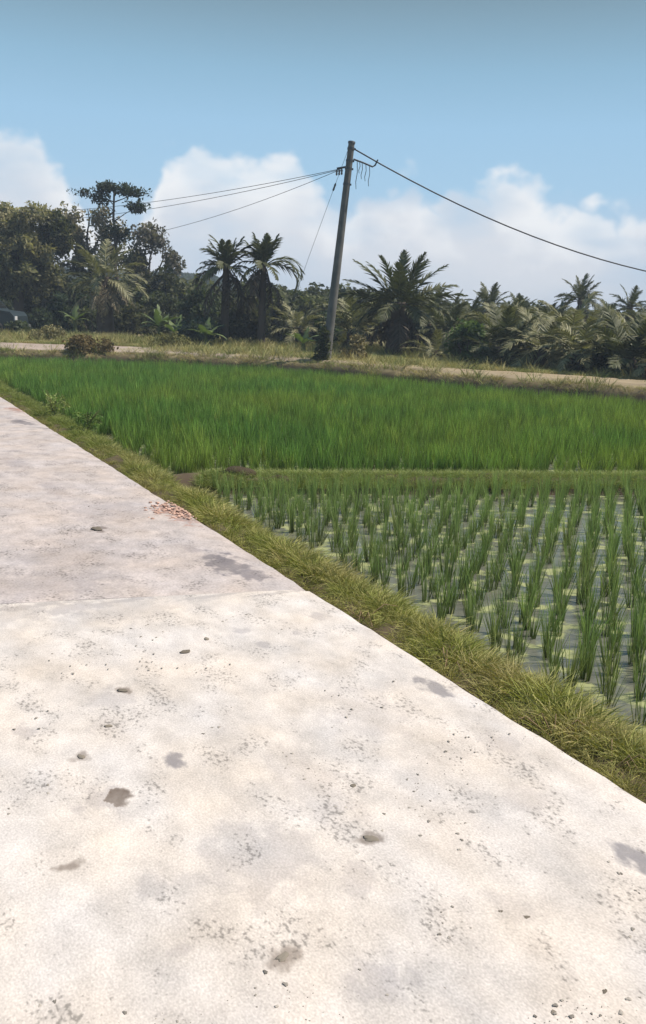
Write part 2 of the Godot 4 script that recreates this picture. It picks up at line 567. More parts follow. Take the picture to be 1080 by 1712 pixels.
func wire(label: String, called: String, a: Vector3, e: Vector3, sag: float, r: float, group := "") -> void:
	var b := MB.new()
	var path := []; var radii := []
	for i in 33:
		var t := i / 32.0
		path.append(a.lerp(e, t) - Vector3(0, sag * 4.0 * t * (1.0 - t), 0)); radii.append(r)
	b.tube(path, radii, 6)
	var o := put(called, b.mesh(mat(lin(0.02, 0.022, 0.028), 0.6)))
	tag(o, label, "cable", group)

# ================================================================ the scene
func _ready() -> void:
	# camera
	var cam := Camera3D.new()
	cam.name = "camera"
	add_child(cam)
	cam.position = Vector3(0, 1.6, 0)
	cam.rotation_degrees = Vector3(-13.2, 0, 2.0)
	cam.fov = 62.87
	cam.near = 0.05
	cam.far = 3000.0
	cam.current = true
	# sky, air and exposure
	var env := Environment.new()
	env.background_mode = Environment.BG_SKY
	var sky := Sky.new()
	var pano := PanoramaSkyMaterial.new()
	pano.panorama = ImageTexture.create_from_image(make_sky())
	sky.sky_material = pano
	env.sky = sky
	env.background_energy_multiplier = 1.0
	env.tonemap_mode = Environment.TONE_MAPPER_LINEAR
	env.tonemap_exposure = 1.36
	env.sdfgi_enabled = true; env.ssao_enabled = true; env.ssil_enabled = true
	env.fog_enabled = true
	env.fog_density = 0.0014
	env.fog_light_color = Color(0.78, 0.84, 0.92)
	var we := WorldEnvironment.new()
	we.name = "world_environment"
	we.environment = env
	add_child(we)
	# sun: high, to the right
	var sun := DirectionalLight3D.new()
	sun.name = "sun"
	add_child(sun)
	sun.rotation_degrees = Vector3(-58, 94, 0)
	sun.light_energy = 1.5
	sun.light_color = Color(1.0, 0.96, 0.90)
	sun.light_angular_distance = 0.5
	sun.shadow_enabled = true

	leaf_mats = {
		"palm": vmat(0.55, 0.33, lin(0.40, 0.45, 0.18)),
		"bark": vmat(0.9, 0.3),
		"leaf": vmat(0.6, 0.3, lin(0.75, 0.8, 0.4)),
		"wide": vmat(0.5, 0.35, lin(0.5, 0.6, 0.2)),
		"rice": vmat(0.55, 0.3, lin(0.66, 0.74, 0.46)),
		"grass": vmat(0.65, 0.25, lin(0.5, 0.55, 0.2)),
		"dry": vmat(0.8, 0.2, lin(0.4, 0.36, 0.2)),
	}
	build_ground()
	build_road()
	build_land()
	build_trees()
	build_hill()
	build_pole()
	build_van()
	build_rice()
	build_verge_plants()
	build_stones()

func build_ground() -> void:
	var b := MB.new()
	b.face(Vector3(-1500, -0.56, 1500), Vector3(1500, -0.56, 1500), Vector3(1500, -0.56, -1500), Vector3(-1500, -0.56, -1500))
	var gm := mat(lin(0.10, 0.10, 0.05), 0.95, 0.2)
	tag(put("ground", b.mesh(gm)), "flat earth ground reaching to the horizon", "", "", "structure")
	# shallow paddy water over mud: one flooded sheet, with mud flats just breaking the surface
	var w := MB.new()
	var nx := 60
	w.face(Vector3(-40, WATER, 6), Vector3(60, WATER, 6), Vector3(60, WATER, -40), Vector3(-40, WATER, -40))
	for i in 4: w.u[i] = Vector2(w.v[i].x, -w.v[i].z) / 7.0
	var wm := StandardMaterial3D.new()
	wm.albedo_texture = noise_tex(31, 0.026, 1024, [lin(0.10, 0.10, 0.08), lin(0.125, 0.125, 0.10), lin(0.145, 0.148, 0.105), lin(0.25, 0.265, 0.12), lin(0.31, 0.32, 0.16)], 6, [0.0, 0.40, 0.57, 0.68, 1.0])
	wm.roughness_texture = noise_tex(31, 0.026, 1024, [lin(0.04, 0.04, 0.04), lin(0.05, 0.05, 0.05), lin(0.35, 0.35, 0.35), lin(0.6, 0.6, 0.6)], 6, [0.0, 0.56, 0.70, 1.0])
	wm.roughness = 1.0
	wm.metallic_specular = 0.5
	wm.normal_enabled = true
	var nt := noise_tex(33, 0.03, 512, [], 4)
	nt.as_normal_map = true
	nt.bump_strength = 1.2
	wm.normal_texture = nt
	wm.normal_scale = 0.22
	tag(put("paddy_water", w.mesh(wm)), "shallow muddy water flooding the rice paddies", "", "", "structure")
	# verge: earth shoulder between the road and the paddies
	var v := MB.new()
	var nz := noise(41, 1.1, 4)
	var prof := [[2.25, -0.15], [2.36, -0.15], [2.48, -0.12], [2.62, -0.10], [2.78, -0.15], [2.90, -0.25], [3.03, -0.36], [3.20, -0.44], [3.50, -0.58]]
	var rows := []
	for i in 340:
		var s := -4.0 + i * 0.105
		var row := []
		for q in prof:
			var wv := 0.10 * nz.get_noise_2d(s * 0.8, 7.0)
			var t: float = q[0] + (wv if q[0] > 2.4 else 0.0)
			var y: float = q[1] + 0.07 * nz.get_noise_2d(s * 2.0, t * 3.0)
			var k := 1.0 + 0.5 * nz.get_noise_2d(s * 3.0, t * 6.0 + 50.0)
			row.append(v.p(st(s, t, y), lin(0.085, 0.066, 0.042) * k, Vector2(s, t)))
		rows.append(row)
	for i in rows.size() - 1:
		for j in prof.size() - 1:
			v.quad(rows[i][j], rows[i][j + 1], rows[i + 1][j + 1], rows[i + 1][j])
	tag(put("verge", v.mesh(vmat(0.95, 0.2))), "brown earth shoulder sloping from the road edge to the paddy", "", "", "structure")
	# the mud bund between the two paddies, about square to the road
	var bd := MB.new()
	var p0 := Vector3(-1.75, 0, -9.55); var p1 := Vector3(26.0, 0, -14.3)
	var along := (p1 - p0).normalized(); var side := Vector3(along.z, 0, -along.x)
	rows = []
	for i in 190:
		var d := i * 0.15
		var row := []
		for q in [[-0.46, -0.52], [-0.28, -0.38], [-0.15, -0.28], [0.0, -0.25], [0.15, -0.28], [0.30, -0.39], [0.46, -0.52]]:
			var c: Vector3 = p0 + along * d + side * (q[0] + 0.07 * nz.get_noise_2d(d, 3.0))
			c.y = q[1] + 0.06 * nz.get_noise_2d(d * 2.0, q[0] * 5.0)
			var k := 1.0 + 0.5 * nz.get_noise_2d(d * 3.0, q[0] * 8.0 + 20.0)
			row.append(bd.p(c, lin(0.085, 0.066, 0.045) * k))
		rows.append(row)
	for i in rows.size() - 1:
		for j in 6: bd.quad(rows[i][j], rows[i + 1][j], rows[i + 1][j + 1], rows[i][j + 1])
	tag(put("mud_bund", bd.mesh(vmat(0.95, 0.2))), "low earth bund separating the near paddy from the far one", "", "", "structure")

func build_road() -> void:
	var road := root_of("road")
	tag(road, "pale concrete country road cast in long slabs", "", "", "structure")
	var near := concrete_images(2048, 1536, 101, -3.6, 5.6, -2.7, 2.3, [
		[3.53, 1.68, 0.05, 0.04, 0.9, 0], [2.65, 0.91, 0.07, 0.04, 0.9, 3], [2.78, 2.17, 0.13, 0.07, 0.9, 3], [3.77, 2.12, 0.07, 0.06, 0.8, 0], [1.5, 2.0, 0.10, 0.06, 0.9, 3],
		[3.74, 1.66, 0.06, 0.05, 0.7, 0], [2.5, 0.67, 0.07, 0.06, 1.0, 2], [2.51, 0.62, 0.10, 0.10, 0.8, 0], [3.12, 0.47, 0.08, 0.05, 0.7, 0], [3.6, 1.9, 0.05, 0.04, 0.7, 0], [1.44, 1.03, 0.09, 0.10, 0.7, 0],
		[2.24, 2.1, 0.12, 0.10, 0.5, 0], [1.94, 1.31, 0.04, 0.06, 0.9, 2], [2.21, 0.44, 0.035, 0.05, 0.9, 2], [1.62, 0.84, 0.05, 0.05, 0.7, 2], [1.79, 1.18, 0.10, 0.08, 0.5, 0], [2.83, 0.62, 0.04, 0.04, 0.6, 2],
		[3.31, 0.91, 0.05, 0.05, 0.7, 2], [3.25, 0.85, 0.13, 0.12, 0.45, 0], [1.75, 0.62, 0.03, 0.04, 0.6, 0], [2.02, 0.62, 0.06, 0.05, 0.5, 0], [3.02, 0.77, 0.09, 0.08, 0.4, 0], [1.2, 0.5, 0.2, 0.15, 0.4, 0],
		[4.3, 1.2, 0.25, 0.5, 0.35, 0], [4.52, 0.7, 0.05, 0.45, 0.9, 0], [4.42, 1.25, 0.04, 0.3, 0.9, 0], [4.30, 1.7, 0.035, 0.3, 0.8, 0], [4.2, 2.05, 0.03, 0.2, 0.7, 0], [4.40, 0.95, 0.12, 0.25, 0.8, 0], [2.7, 1.75, 0.3, 0.2, 0.35, 0], [2.0, 0.95, 0.22, 0.22, 0.5, 0], [2.3, 1.3, 0.3, 0.15, 0.35, 0], [4.45, 0.5, 0.18, 0.6, 0.4, 0], [1.9, 1.9, 0.12, 0.10, 0.4, 0], [1.5, 1.5, 0.10, 0.06, 0.4, 0]], Vector3(186, 177.5, 172))
	var far := concrete_images(1024, 640, 131, 3.6, 12.8, -2.7, 2.3, [
		[4.86, 2.03, 0.32, 0.15, 1.0, 3], [4.60, 2.10, 0.20, 0.11, 0.8, 3], [5.25, 1.93, 0.12, 0.07, 0.7, 0], [6.42, 2.2, 0.26, 0.15, 1.0, 1], [6.15, 2.2, 0.3, 0.12, 0.6, 1], [6.0, 2.2, 0.12, 0.07, 0.5, 0], [6.05, 1.5, 0.12, 0.08, 0.7, 2],
		[6.6, 1.7, 0.5, 0.4, 0.45, 0], [11.9, 2.2, 0.5, 0.10, 0.9, 0], [12.1, 1.9, 0.3, 0.3, 0.6, 0], [5.5, 1.2, 0.7, 0.5, 0.35, 0], [7.6, 1.5, 0.5, 0.12, 0.5, 0], [9.0, 1.4, 0.5, 0.15, 0.5, 0], [4.9, 0.9, 0.35, 0.5, 0.5, 0]], Vector3(169, 158.5, 155))
	var nm := concrete_mat(near); var fm := concrete_mat(far)
	slab(nm, -3.2, 4.21, -3.6, 5.6, -2.7, EDGE, 1, road)
	slab(fm, 4.21, 11.7, 3.6, 12.8, -2.7, EDGE, 2, road)
	slab(fm, 11.7, 19.1, 11.1, 20.3, -2.7, EDGE, 3, road)
	slab(fm, 19.1, 26.5, 18.5, 27.7, -2.7, EDGE, 4, road)

func build_land() -> void:
	var b := MB.new()
	var nz := noise(51, 0.6, 4)
	var offs := [-0.3, -0.15, 0.0, 0.12, 0.35, 0.6, 0.9, 1.5, 2.2, 3.0, 4.0, 5.5, 8.0, 12.0, 20.0, 40.0, 120.0, 1400.0]
	var rows := []
	var xs := []
	var x := -60.0
	while x <= 50.0:
		xs.append(x)
		x += 0.22 if x > -14 and x < 15 else 1.5
	for px in xs:
		var row := []
		for o in offs:
			var q: Vector3 = Vector3(px, 0, toe_z(px)) + OUT * o
			if o > 10.0: q.x = px + (px * o / 60.0)
			var j := 0.0 if o > 60 else 1.0
			q += OUT * 0.10 * nz.get_noise_2d(px * 2.0, o) * j
			q.y = land_y(o) + 0.05 * nz.get_noise_2d(px * 1.5, o * 2.0 + 30.0) * j
			var k := 1.0 + 0.45 * nz.get_noise_2d(px * 1.2, o * 1.5 + 90.0)
			var soil := lin(0.055, 0.043, 0.03) if o < 0.2 else lin(0.16, 0.13, 0.075)
			row.append(b.p(q, soil * k))
		rows.append(row)
	for i in rows.size() - 1:
		for j in offs.size() - 1: b.quad(rows[i][j], rows[i + 1][j], rows[i + 1][j + 1], rows[i][j + 1])
	tag(put("land", b.mesh(vmat(0.95, 0.2))), "dry earth bank and land beyond the far paddy", "", "", "structure")
	# the dirt track along the bank: bare and wide at the left, overgrown in the middle
	var pb := MB.new()
	rows = []
	for px in xs:
		if px < -34 or px > 26: continue
		var row := []
		var w := lerpf(3.6, 1.5, smoothstep(-9.0, -3.0, px)) + lerpf(0.0, 0.5, smoothstep(2.0, 6.0, px))
		for j in 9:
			var o := 0.55 + (w + 0.3 * nz.get_noise_1d(px * 2.0)) * j / 8.0
			var q: Vector3 = Vector3(px, 0, toe_z(px)) + OUT * o
			q.y = land_y(o) + 0.05 + 0.02 * nz.get_noise_2d(px * 2.5, o * 3.0)
			if j == 0 or j == 8: q.y -= 0.10
			var k := 1.0 + 0.3 * nz.get_noise_2d(px * 1.7, o * 4.0 + 10.0)
			row.append(pb.p(q, lin(0.31, 0.25, 0.215).lerp(lin(0.27, 0.215, 0.145), smoothstep(-6.0, 3.0, px)) * k))
		rows.append(row)
	for i in rows.size() - 1:
		for j in 8: pb.quad(rows[i][j], rows[i + 1][j], rows[i + 1][j + 1], rows[i][j + 1])
	tag(put("dirt_track", pb.mesh(vmat(0.95, 0.2))), "pale dirt track running along the far side of the paddy", "", "", "structure")
	# dry grass over the bank, track edges and the strip before the trees
	var rng := rnd(61)
	var gp := noise(62, 0.35, 3)
	var strip := root_of("dry_grass")
	tag(strip, "dry yellowish grass over the far bank and the strip before the trees", "grass", "", "stuff")
	var kinds := [
		tuft(rng, 16, 0.08, 0.26, 0.10, 0.012, 0.1, 0.9, 0.5, lin(0.9, 0.9, 0.9), Color.WHITE, 3, leaf_mats["dry"]),
		tuft(rng, 18, 0.20, 0.48, 0.12, 0.013, 0.05, 0.6, 0.5, lin(0.9, 0.9, 0.9), Color.WHITE, 3, leaf_mats["dry"])]
	for kd in 2:
		var xf := []; var cols := []
		for i in (24000 if kd == 0 else 12000):
			var px := rng.randf_range(-19.0, 20.0)
			var o := rng.randf_range(0.10, 11.0)
			var g := gp.get_noise_2d(px * 1.3, o * 2.0)
			var w := lerpf(3.6, 1.5, smoothstep(-9.0, -3.0, px)) + lerpf(0.0, 0.5, smoothstep(2.0, 6.0, px))
			var mid := smoothstep(-8.5, -5.0, px) * (1.0 - smoothstep(1.5, 4.0, px))
			var chance := 1.0
			if o < 0.6: chance = 0.55 + 1.2 * maxf(0, g) if kd == 0 else 0.12 + 0.4 * maxf(0, g)
			elif o < 0.6 + w: chance = (0.03 + 0.8 * mid) if kd == 0 else 0.3 * mid
			elif kd == 1: chance = 0.05 + 0.7 * g + 0.6 * smoothstep(4.5, 7.5, o)
			if rng.randf() > chance: continue
			var q: Vector3 = Vector3(px, 0, toe_z(px)) + OUT * o
			q.y = land_y(o)
			xf.append(Transform3D(Basis(Vector3.UP, rng.randf() * TAU).scaled(Vector3.ONE * rng.randf_range(0.6, 1.3)), q))
			var c := lin(0.44, 0.39, 0.19).lerp(lin(0.22, 0.25, 0.085), clampf(0.5 + 1.5 * gp.get_noise_2d(px * 2.0 + 40.0, o * 3.0), 0, 1))
			cols.append(c * rng.randf_range(0.7, 1.25))
		scatter("tuft", kinds[kd], xf, cols, strip)

func build_trees() -> void:
	var ca := lin(0.055, 0.062, 0.028); var cb := lin(0.105, 0.110, 0.052)
	var dark := []; var grey := []; var dead := []; var coco := []
	for i in 4: dark.append(frond_mesh(200 + i, 2.05, [0.5, 0.8, 1.1, 0.65][i], 0.55, 36, 0.07, ca, cb, 0.3))
	for i in 4: grey.append(frond_mesh(220 + i, 1.9, [0.9, 1.2, 1.5, 1.0][i], 0.50, 32, 0.06, lin(0.115, 0.115, 0.055), lin(0.28, 0.262, 0.155), 0.35))
	for i in 3: dead.append(frond_mesh(240 + i, 1.7, [0.3, 0.6, 0.9][i], 0.48, 30, 0.06, lin(0.045, 0.036, 0.028), lin(0.09, 0.07, 0.05), 0.5, 0.1))
	var tan := []
	for i in 3: tan.append(frond_mesh(250 + i, 1.6, [0.4, 0.8, 1.2][i], 0.40, 24, 0.045, lin(0.14, 0.115, 0.075), lin(0.30, 0.25, 0.17), 0.6, 0.15))
	for i in 4: coco.append(frond_mesh(260 + i, [1.25, 1.35, 2.0, 2.15][i], [0.35, 0.8, 2.2, 2.5][i], [0.40, 0.42, 0.5, 0.55][i], 26, 0.075, ca, cb, [0.5, 0.6, 0.55, 0.6][i], 0.05))
	var skirt := func(n: int, sd: int, sc := 1.0) -> Array:
		var r := rnd(sd); var o := []
		for i in n: o.append([r.randf() * 360.0, r.randf_range(-78, -35), sc * r.randf_range(0.7, 1.1), r.randi() % 3])
		return o
	var leaned := func(first: Array, n: int, sd: int) -> Array:
		var r := rnd(sd); var o := first.duplicate()
		for i in n: o.append([r.randf() * 360.0, r.randf_range(-84, -20), r.randf_range(0.45, 1.15), r.randi() % 3])
		return o
	# the tall palm right of the pole
	palm("big dark oil palm standing alone right of the leaning pole", 2.62, -33.0, 2.05, 0.42, [[80, 88, 1.02, 0], [200, 84, 0.95, 3], [330, 78, 0.98, 0], [25, 70, 1.0, 0], [150, 68, 1.0, 3], [265, 66, 0.9, 3], [0, 55, 1.05, 0], [178, 56, 1.08, 0], [95, 52, 1.0, 1], [285, 50, 0.9, 1], [8, 36, 1.12, 3], [186, 40, 1.05, 3], [172, 24, 1.1, 1], [350, 22, 1.15, 0], [40, 30, 1.0, 2], [140, 30, 1.0, 2], [230, 26, 0.9, 1], [310, 28, 0.9, 1], [200, 8, 1.0, 1], [340, 4, 1.0, 1], [60, 6, 1.0, 2], [120, 6, 1.0, 2], [250, 2, 0.9, 2], [295, 0, 0.9, 2], [15, -8, 0.95, 2], [165, -10, 0.95, 2]], dark, skirt.call(14, 5, 1.0), dead, 300)
	# the two ragged palms left of the pole
	palm("ragged palm with brown hanging skirt, the left one of the tall pair", -4.40, -36.0, 3.45, 0.17, [[20, 84, 0.95, 0], [160, 80, 1.0, 1], [250, 74, 0.9, 0], [90, 78, 0.9, 0], [335, 66, 1.05, 0], [10, 58, 1.15, 1], [190, 66, 0.95, 0], [170, 48, 0.95, 1], [205, 55, 0.85, 0], [300, 50, 0.8, 1], [15, 40, 1.2, 1], [185, 22, 0.75, 1], [280, 60, 0.9, 0], [60, 55, 0.9, 1], [180, 4, 0.9, 1], [355, 8, 0.9, 1], [270, 10, 0.9, 1], [225, -14, 0.9, 1], [320, -12, 0.9, 1]], coco, leaned.call([[180, -12, 0.9, 2], [196, -28, 1.0, 1], [168, -42, 1.0, 1], [350, -30, 0.85, 2], [10, -45, 0.8, 1]], 9, 311), dead, 310, "", Vector3(0.06, 0, 0))
	palm("ragged palm with two fronds arching right, the right one of the tall pair", -2.85, -36.0, 3.55, 0.16, [[85, 86, 1.05, 0], [200, 80, 1.0, 0], [330, 76, 1.0, 1], [130, 68, 1.0, 1], [30, 66, 0.95, 0], [255, 64, 0.95, 1], [170, 60, 0.95, 0], [150, 44, 0.9, 1], [2, 38, 0.95, 3], [352, 16, 0.95, 3], [345, 28, 0.95, 2], [210, 40, 0.85, 1], [290, 70, 0.95, 0], [10, 74, 1.0, 0], [180, 12, 0.9, 1], [270, 8, 0.9, 1], [225, -10, 0.9, 1], [310, -14, 0.9, 1], [195, -20, 0.9, 1]], coco, leaned.call([[186, -34, 0.85, 1], [172, -48, 0.9, 0], [352, -40, 0.7, 1]], 10, 321), dead, 320, "", Vector3(0.05, 0, 0))
	# the stout palm in front of the left-hand trees
	palm("stout palm with thick dark trunk and pale drooping fronds before the trees", -10.2, -39.0, 2.8, 0.40, [[95, 86, 1.05, 0], [180, 78, 1.0, 0], [330, 80, 1.0, 3], [40, 70, 0.95, 0], [230, 66, 0.95, 3], [130, 64, 0.95, 3], [5, 48, 1.0, 1], [175, 50, 1.0, 1], [290, 42, 0.9, 1], [60, 40, 1.0, 1], [200, 26, 1.0, 1], [345, 24, 1.0, 1], [180, 8, 1.05, 2], [2, 10, 1.1, 2], [215, 0, 1.0, 2], [320, -2, 0.95, 2], [265, 4, 0.85, 2], [192, -12, 0.9, 2], [350, -14, 0.9, 2]], grey, skirt.call(12, 6, 0.95) + [[190, -20, 1.0, 1], [352, -22, 1.0, 1], [310, -38, 0.9, 0]], tan, 330)
	# low palms beside the pole
	palm("low grey-green palm in the thicket left of the leaning pole", -1.35, -37.0, 0.9, 0.28, ring_of_fronds(17, 84, -5, 0.78, 41), grey, skirt.call(4, 7, 0.7), dead, 340)
	palm("low palm with glossy arching fronds just right of the pole", 1.0, -35.2, 1.0, 0.30, ring_of_fronds(19, 84, -8, 0.9, 42), grey, skirt.call(4, 8, 0.7), dead, 345)
	# back row at the right, seen as ragged heads over the front ones
	var back := [
		[5.5, -45.5, 1.9, 0.85, 12, "small palm head poking up just right of the big oil palm"],
		[6.7, -46.5, 1.7, 0.85, 10, "ragged palm with few upright fronds, second behind the big oil palm"],
		[8.5, -46.0, 2.1, 0.95, 14, "pointed palm head rising behind the round green bush"],
		[10.2, -47.0, 1.8, 0.80, 12, "small dark palm head in the gap between two taller back-row palms"],
		[11.6, -46.0, 1.4, 0.80, 12, "lowest dark palm head left of the tallest back-row palm"],
		[13.3, -46.0, 2.6, 0.95, 15, "tallest palm of the back row with fronds drooping right"],
		[14.7, -47.0, 1.5, 0.80, 11, "low palm head right of the tallest back-row palm"],
		[15.95, -46.0, 2.3, 0.80, 11, "narrow spiky palm second from the end of the back row"],
		[17.5, -46.0, 2.0, 0.90, 12, "last palm of the back row, cut by the frame"]]
	for i in back.size():
		var q = back[i]
		palm(q[5], q[0], q[1], q[2] + 0.1, 0.2, ring_of_fronds(q[4] + 4, 88, -10, q[3] * 0.72, 60 + i, 4, 0.9), dark, skirt.call(5, 70 + i, 0.8), dead, 400 + i, "palms of the back row")
	var mids := [[4.6, -40.0, 1.35], [5.7, -39.0, 1.2], [6.6, -40.5, 1.5], [7.6, -38.5, 1.3], [8.5, -40.0, 1.5], [9.5, -38.0, 1.25], [10.4, -39.5, 1.45], [11.4, -38.0, 1.3], [12.4, -38.5, 1.4], [13.4, -37.0, 1.2], [14.4, -39.0, 1.5]]
	var ordinal := ["first", "second", "third", "fourth", "fifth", "sixth", "seventh", "eighth", "ninth", "tenth", "eleventh"]
	for i in mids.size():
		var q = mids[i]
		palm("small ragged palm, %s of the middle row counting from the big oil palm" % ordinal[i], q[0], q[1], q[2], 0.16, ring_of_fronds(14, 86, -10, 0.66, 180 + i, 4, 0.9), dark if i % 2 == 0 else grey, skirt.call(4, 190 + i, 0.6), tan, 460 + i, "palms of the middle row")
	# front row at the right: low, broad, grey-green palms
	var front := [
		[3.95, -31.6, 0.35, 0.80, 13, "low palm sprawling at the foot of the big oil palm"],
		[5.9, -28.9, 0.65, 0.92, 18, "low grey-green palm just right of the round green bush"],
		[7.0, -28.0, 0.75, 1.0, 19, "broad low palm with pale arching fronds in the middle of the front row"],
		[7.9, -26.7, 0.75, 1.0, 20, "upright broad low palm, third from the end of the front row"],
		[8.9, -25.4, 0.6, 1.0, 19, "grey-green low palm before the last back-row palms"],
		[9.9, -24.6, 0.6, 1.0, 18, "last low palm of the front row, cut by the frame"],
		[6.4, -32.0, 1.05, 1.0, 17, "low palm half hidden behind the middle of the front row"],
		[4.9, -35.5, 1.1, 1.0, 16, "low dark palm between the big oil palm and the round bush"],
		[8.5, -30.2, 1.1, 1.0, 17, "low palm half hidden behind the end of the front row"],
		[10.3, -29.0, 1.05, 1.0, 17, "low palm standing back at the far end of the front row"]]
	for i in front.size():
		var q = front[i]
		palm(q[5], q[0], q[1], q[2], 0.3, ring_of_fronds(q[4] + 3, 82, -18, q[3] * 0.84, 80 + i, 4, 0.9), grey if i % 3 != 1 else dark, skirt.call(7, 90 + i, 0.75), tan, 430 + i, "low palms of the front row")
	# broad-leaved trees at the left
	var rng := rnd(500)
	var cl := clump(rng, 22, 0.34, 0.22, leaf_mats["leaf"])
	var cs := clump(rng, 12, 0.30, 0.20, leaf_mats["leaf"])
	broadleaf("broadleaf_tree", "large dense olive-green tree at the left end of the treeline", "tree", -17.0, -46.5,
		[[Vector3.ZERO, Vector3(0.2, 3.4, 0), 0.32, 0.2], [Vector3(0.1, 2.6, 0), Vector3(-1.9, 4.9, 0.4), 0.15, 0.05], [Vector3(0.15, 3.0, 0), Vector3(1.9, 5.2, -0.3), 0.14, 0.05], [Vector3(0.2, 3.3, 0), Vector3(0.3, 5.6, 0.4), 0.14, 0.05]],
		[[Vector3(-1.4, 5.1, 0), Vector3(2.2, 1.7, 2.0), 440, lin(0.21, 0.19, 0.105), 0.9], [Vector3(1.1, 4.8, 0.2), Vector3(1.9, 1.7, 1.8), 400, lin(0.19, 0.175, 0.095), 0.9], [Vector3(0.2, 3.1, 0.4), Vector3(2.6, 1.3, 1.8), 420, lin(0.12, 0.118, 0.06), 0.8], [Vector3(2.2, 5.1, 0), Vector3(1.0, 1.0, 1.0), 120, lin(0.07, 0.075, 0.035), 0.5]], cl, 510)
	broadleaf("broadleaf_tree", "thin brownish tree with pale gaps behind the stout palm", "tree", -14.5, -51.0,
		[[Vector3.ZERO, Vector3(0.3, 4.6, 0), 0.16, 0.09], [Vector3(0.2, 3.2, 0), Vector3(-1.3, 6.0, 0.2), 0.07, 0.02], [Vector3(0.25, 3.9, 0), Vector3(1.5, 6.3, 0.2), 0.07, 0.02], [Vector3(0.3, 4.5, 0), Vector3(0.3, 6.9, 0), 0.07, 0.02], [Vector3(0.25, 2.9, 0), Vector3(1.7, 5.0, -0.3), 0.06, 0.02]],
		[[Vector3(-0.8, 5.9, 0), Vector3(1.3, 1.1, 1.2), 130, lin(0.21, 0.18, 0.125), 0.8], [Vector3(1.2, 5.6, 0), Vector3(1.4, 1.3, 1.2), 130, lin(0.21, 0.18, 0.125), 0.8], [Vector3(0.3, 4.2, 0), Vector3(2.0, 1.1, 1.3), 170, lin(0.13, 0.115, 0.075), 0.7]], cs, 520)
	broadleaf("broadleaf_tree", "thin greyish tree with airy crown against the sky", "tree", -10.2, -49.0,
		[[Vector3.ZERO, Vector3(-0.1, 3.4, 0), 0.14, 0.08], [Vector3(-0.1, 2.4, 0), Vector3(1.1, 5.0, 0.1), 0.06, 0.02], [Vector3(-0.1, 3.0, 0), Vector3(-1.2, 5.0, 0.1), 0.06, 0.02], [Vector3(-0.1, 3.3, 0), Vector3(0.2, 5.9, 0.1), 0.06, 0.02], [Vector3(-0.1, 2.0, 0), Vector3(1.3, 3.7, 0.1), 0.05, 0.02]],
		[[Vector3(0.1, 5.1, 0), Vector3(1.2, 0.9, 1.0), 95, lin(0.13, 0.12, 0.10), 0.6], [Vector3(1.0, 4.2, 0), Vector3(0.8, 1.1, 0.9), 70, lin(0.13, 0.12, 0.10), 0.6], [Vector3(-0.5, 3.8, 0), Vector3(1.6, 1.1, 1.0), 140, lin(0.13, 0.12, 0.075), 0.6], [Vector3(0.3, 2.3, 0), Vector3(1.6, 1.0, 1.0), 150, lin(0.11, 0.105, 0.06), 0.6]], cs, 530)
	# the flat-topped tree above the others: tiers of leaf on a thin bare stem
	broadleaf("umbrella_tree", "tall thin tree with flat umbrella-like tiers of leaves", "tree", -12.45, -50.0,
		[[Vector3.ZERO, Vector3(0.05, 7.7, 0), 0.13, 0.05], [Vector3(0.05, 7.2, 0), Vector3(-1.9, 7.75, 0.2), 0.035, 0.012], [Vector3(0.05, 7.2, 0), Vector3(1.6, 7.75, 0.1), 0.035, 0.012], [Vector3(0.05, 6.2, 0), Vector3(1.35, 6.95, 0.2), 0.03, 0.01], [Vector3(0.05, 7.0, 0), Vector3(-0.9, 8.0, 0.3), 0.03, 0.01], [Vector3(0.05, 5.6, 0), Vector3(-0.9, 6.6, 0.3), 0.03, 0.01]],
		[[Vector3(-0.05, 7.95, 0), Vector3(1.3, 0.14, 1.1), 75, lin(0.035, 0.045, 0.024), 0.3], [Vector3(-1.45, 7.68, 0.1), Vector3(1.0, 0.10, 0.6), 42, lin(0.035, 0.045, 0.024), 0.3], [Vector3(1.15, 7.72, 0.1), Vector3(0.9, 0.11, 0.6), 40, lin(0.035, 0.045, 0.024), 0.3], [Vector3(1.2, 6.9, 0.2), Vector3(0.7, 0.28, 0.5), 36, lin(0.04, 0.055, 0.028), 0.3], [Vector3(-0.9, 7.3, 0.3), Vector3(0.7, 0.15, 0.5), 26, lin(0.035, 0.045, 0.024), 0.3], [Vector3(-0.4, 6.6, 0.2), Vector3(0.6, 0.2, 0.5), 18, lin(0.05, 0.055, 0.03), 0.3], [Vector3(0.3, 5.5, 0.2), Vector3(0.9, 0.6, 0.6), 50, lin(0.05, 0.06, 0.03), 0.3]], cs, 540, "", 0.8)
